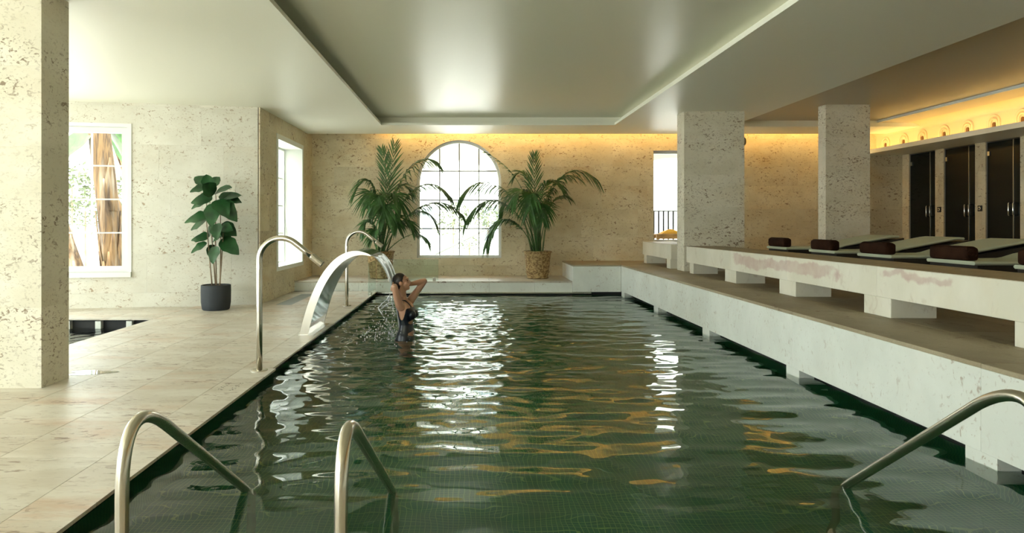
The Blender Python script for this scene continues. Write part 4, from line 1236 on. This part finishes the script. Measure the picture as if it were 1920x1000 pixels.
# pale building added to block the over-bright sky behind the far windows
fb = empty('sky_screen_building', (-4, 36, -1.0), 'long pale building added across the garden to screen the sky beyond the arched window', 'building')
Mfb = lambda u, w, z: (u, 36 + w, z)
fops = [Opening(x, x + 1.3, z, z + 2.0) for x in (-27, -23, -19, -15, -11, -7, -3.2, .6, 4.4, 8.2, 12, 16) for z in (.4, 4.2)]
mb = MB(); strips(mb, Mfb, -32, 20, -1.0, 8.2, fops, 0, .4); mb.build('building_wall', M_far, fb)
for op in fops:
    wn = strips(MB(), Mfb, op.u0, op.u1, op.z0, op.z1, [Opening(op.u0 + .09, op.uc - .04, op.z0 + .09, op.z1 - .09), Opening(op.uc + .04, op.u1 - .09, op.z0 + .09, op.z1 - .09)], .12, .2).build('window', M_ext, fb)
    Box('pane', (op.u0 + .05, 36.15, op.z0 + .05), (op.u1 - .05, 36.17, op.z1 - .05), M_farglass, wn)
Box('cornice', (-32.2, 35.8, 8.2), (20.2, 36.6, 8.5), M_far, fb)
Box('string_course', (-32, 35.92, 3.3), (20, 36.0, 3.45), M_far, fb)

# balustrade outside the tall window
bz = empty('terrace_balustrade', (5.2, 18.4, .28), 'dark iron balustrade outside the tall window', 'balustrade')
yb_ = 18.38; zt = CAM_Z - (395 - 419) / FPX * yb_
Box('top_rail', (4.0, yb_ - .015, zt - .03), (6.85, yb_ + .015, zt), M_blackf, bz); Box('bottom_rail', (4.0, yb_ - .015, .36), (6.85, yb_ + .015, .39), M_blackf, bz)
for k in range(22): piece('baluster', (.040, .040, zt - .40), (4.08 + k * .132, yb_, (zt + .36) / 2), M_blackf, bz, 0)
# wooden table with a folded yellow cloth behind the tall window
tb = empty('wooden_table', (5.02, 16.9, .28), 'honey-coloured slatted wooden table outside the tall window', 'table')
zt = 1.16
for k in range(6): piece('slat', (.86, .10, .025), (5.02, 16.62 + k * .112, zt - .0125), M_wood, tb, .003)
for x in (4.62, 5.42):
    for y in (16.62, 17.18): Box('leg', (x - .03, y - .03, .28), (x + .03, y + .03, zt - .025), M_wood, tb)
for y in (16.60, 17.20): Box('apron', (4.62, y - .012, zt - .12), (5.42, y + .012, zt - .025), M_wood, tb)
for z in (.55, .75): Box('stretcher', (4.62, 16.59, z), (5.42, 16.61, z + .06), M_wood, tb)
cl = MB(); cl.loft([[(4.75, 16.72, zt), (5.25, 16.72, zt), (5.25, 17.05, zt), (4.75, 17.05, zt)], [(4.80, 16.75, zt + .04), (5.2, 16.75, zt + .05), (5.2, 17.02, zt + .05), (4.8, 17.02, zt + .04)], [(4.97, 16.85, zt + .115), (5.03, 16.85, zt + .12), (5.03, 16.92, zt + .12), (4.97, 16.92, zt + .115)]])
tag(cl.build('folded_cloth', pbr('yellow_cloth', (.55, .28, .02), .9, bump=(40, .5)), bevel=.01), 'heaped yellow cloth on the wooden table outside', 'cloth')

# banana-like stems outside the garden window
def stem_plant(px0, py0, px1, py1, y, r0, r1, label, seed, leaves=()):
    a = px3(px0, py0, y); b = px3(px1, py1, y)
    a2 = a + (a - b) * ((a.z + 1.0) / max(.2, (b.z - a.z)))   # run down to the ground
    a2.x = a.x + (a2.x - a.x) * .6; a2.z = -1.0
    t = empty('banana_plant', a2, label, 'plant', 'banana stems outside the garden window')
    rr = random.Random(seed); C = bez(a2, a2.lerp(a, .6), a.lerp(b, .4), b, 24)
    rings = []
    for i, c in enumerate(C):
        k = i / 24; rad = r0 + (r1 - r0) * k
        rings.append([(c.x + rad * (1 + .10 * math.sin(3 * q + i * .35 + seed)) * math.cos(q), c.y + rad * math.sin(q), c.z) for q in [2 * math.pi * j / 18 for j in range(18)]])
    MB().loft(rings).build('stem', M_trunk, t, smooth=True)
    for k in range(9):   # dry sheaths wrapped up the stem
        i0 = rr.randint(4, 16); i1 = min(24, i0 + rr.randint(5, 8)); q0 = rr.uniform(math.pi, 2 * math.pi)
        vs = []
        mb = MB(); m_ = i1 - i0
        for i in range(i0, i1 + 1):
            c = C[i]; kk = (i - i0) / m_; rad = (r0 + (r1 - r0) * i / 24) * (1.06 + .05 * kk)
            w = .75 * (1 - kk) + .08
            for s in (-1, 0, 1):
                q = q0 + .5 * kk + s * w
                vs.append((c.x + rad * 1.04 * math.cos(q), c.y + rad * 1.04 * math.sin(q), c.z))
        fs = []
        for i in range(m_):
            for j in range(2): p = i * 3 + j; fs.append((p, p + 1, p + 4, p + 3))
        mb.add(vs, fs); o = mb.build('sheath', M_trunk, t, smooth=True)
        s_ = o.modifiers.new('t', 'SOLIDIFY'); s_.thickness = .012
    for (bx_, by_, tx, ty, dy_, wd) in leaves:
        p = px3(bx_, by_, y); q = px3(tx, ty, y + dy_)
        L = (q - p).length
        leaf(p, (q - p) / L, L, wd, (0.1, -.55, .8), .15, .15).build('leaf', M_green, t, smooth=True)
    return t
stem_plant(214, 505, 186, 235, 13.2, .19, .20, 'thickest tan banana stem outside the garden window', 1, [(180, 235, 100, 300, -.4, .5), (185, 232, 150, 225, .5, .5), (195, 240, 235, 190, .5, .6), (190, 225, 240, 300, .8, .5)])
stem_plant(260, 520, 208, 340, 14.4, .10, .07, 'tan banana stem leaning right behind the thickest stem', 2, [(205, 228, 260, 330, .6, .5), (220, 380, 250, 470, .4, .4)])
stem_plant(150, 520, 105, 400, 14.0, .20, .16, 'pale banana stem at the lower left of the garden window', 3, [(104, 395, 60, 330, .3, .5)])
stem_plant(285, 430, 204, 225, 15.2, .12, .11, 'slanting banana stem at the top right of the garden window', 4, [(240, 220, 290, 260, .4, .5)])
def shrub(c, rad, label, seed, n=320):
    rr = random.Random(seed); t = empty('shrub', (c[0], c[1], -1.0), label, 'shrub', 'shrubs outside the windows')
    mb = MB()
    for k in range(n):
        v = Vector((rr.gauss(0, 1), rr.gauss(0, 1), rr.gauss(0, 1))).normalized() * rad * rr.uniform(.5, 1)
        p = Vector((c[0] + v.x, c[1] + v.y, c[2] + v.z * .9)); d = Vector((rr.gauss(0, 1), rr.gauss(0, 1), rr.gauss(0, .7))).normalized()
        s = d.cross(Vector((rr.gauss(0, 1), rr.gauss(0, 1), 1))).normalized(); L = rad * .22
        mb.strip([p, p + d * L * .5, p + d * L], s, [L * .1, L * .4, .002])
    mb.build('foliage', M_shrub, t)
    MB().tube([(c[0], c[1], -1.0), (c[0], c[1], c[2])], [.05, .03], 6).build('trunk', M_bark, t)
for i, (px, py, y, rad) in enumerate(((135, 350, 24, 1.0), (160, 395, 26, .8), (235, 370, 22, .8), (112, 400, 29, .7))):
    c = px3(px, py, y); shrub(c, rad, 'olive-green shrub outside the garden window, %s' % ('the largest', 'small one in the middle', 'at the right', 'lowest at the left')[i], 30 + i)
for i, (px, py, y, rad) in enumerate(((850, 410, 30, .9), (915, 405, 32, .8), (880, 455, 26, .45))):
    c = px3(px, py, y); shrub(c, rad, 'pale shrub outside the arched window, %s' % ('left of the middle', 'at the right', 'lowest one')[i], 40 + i)
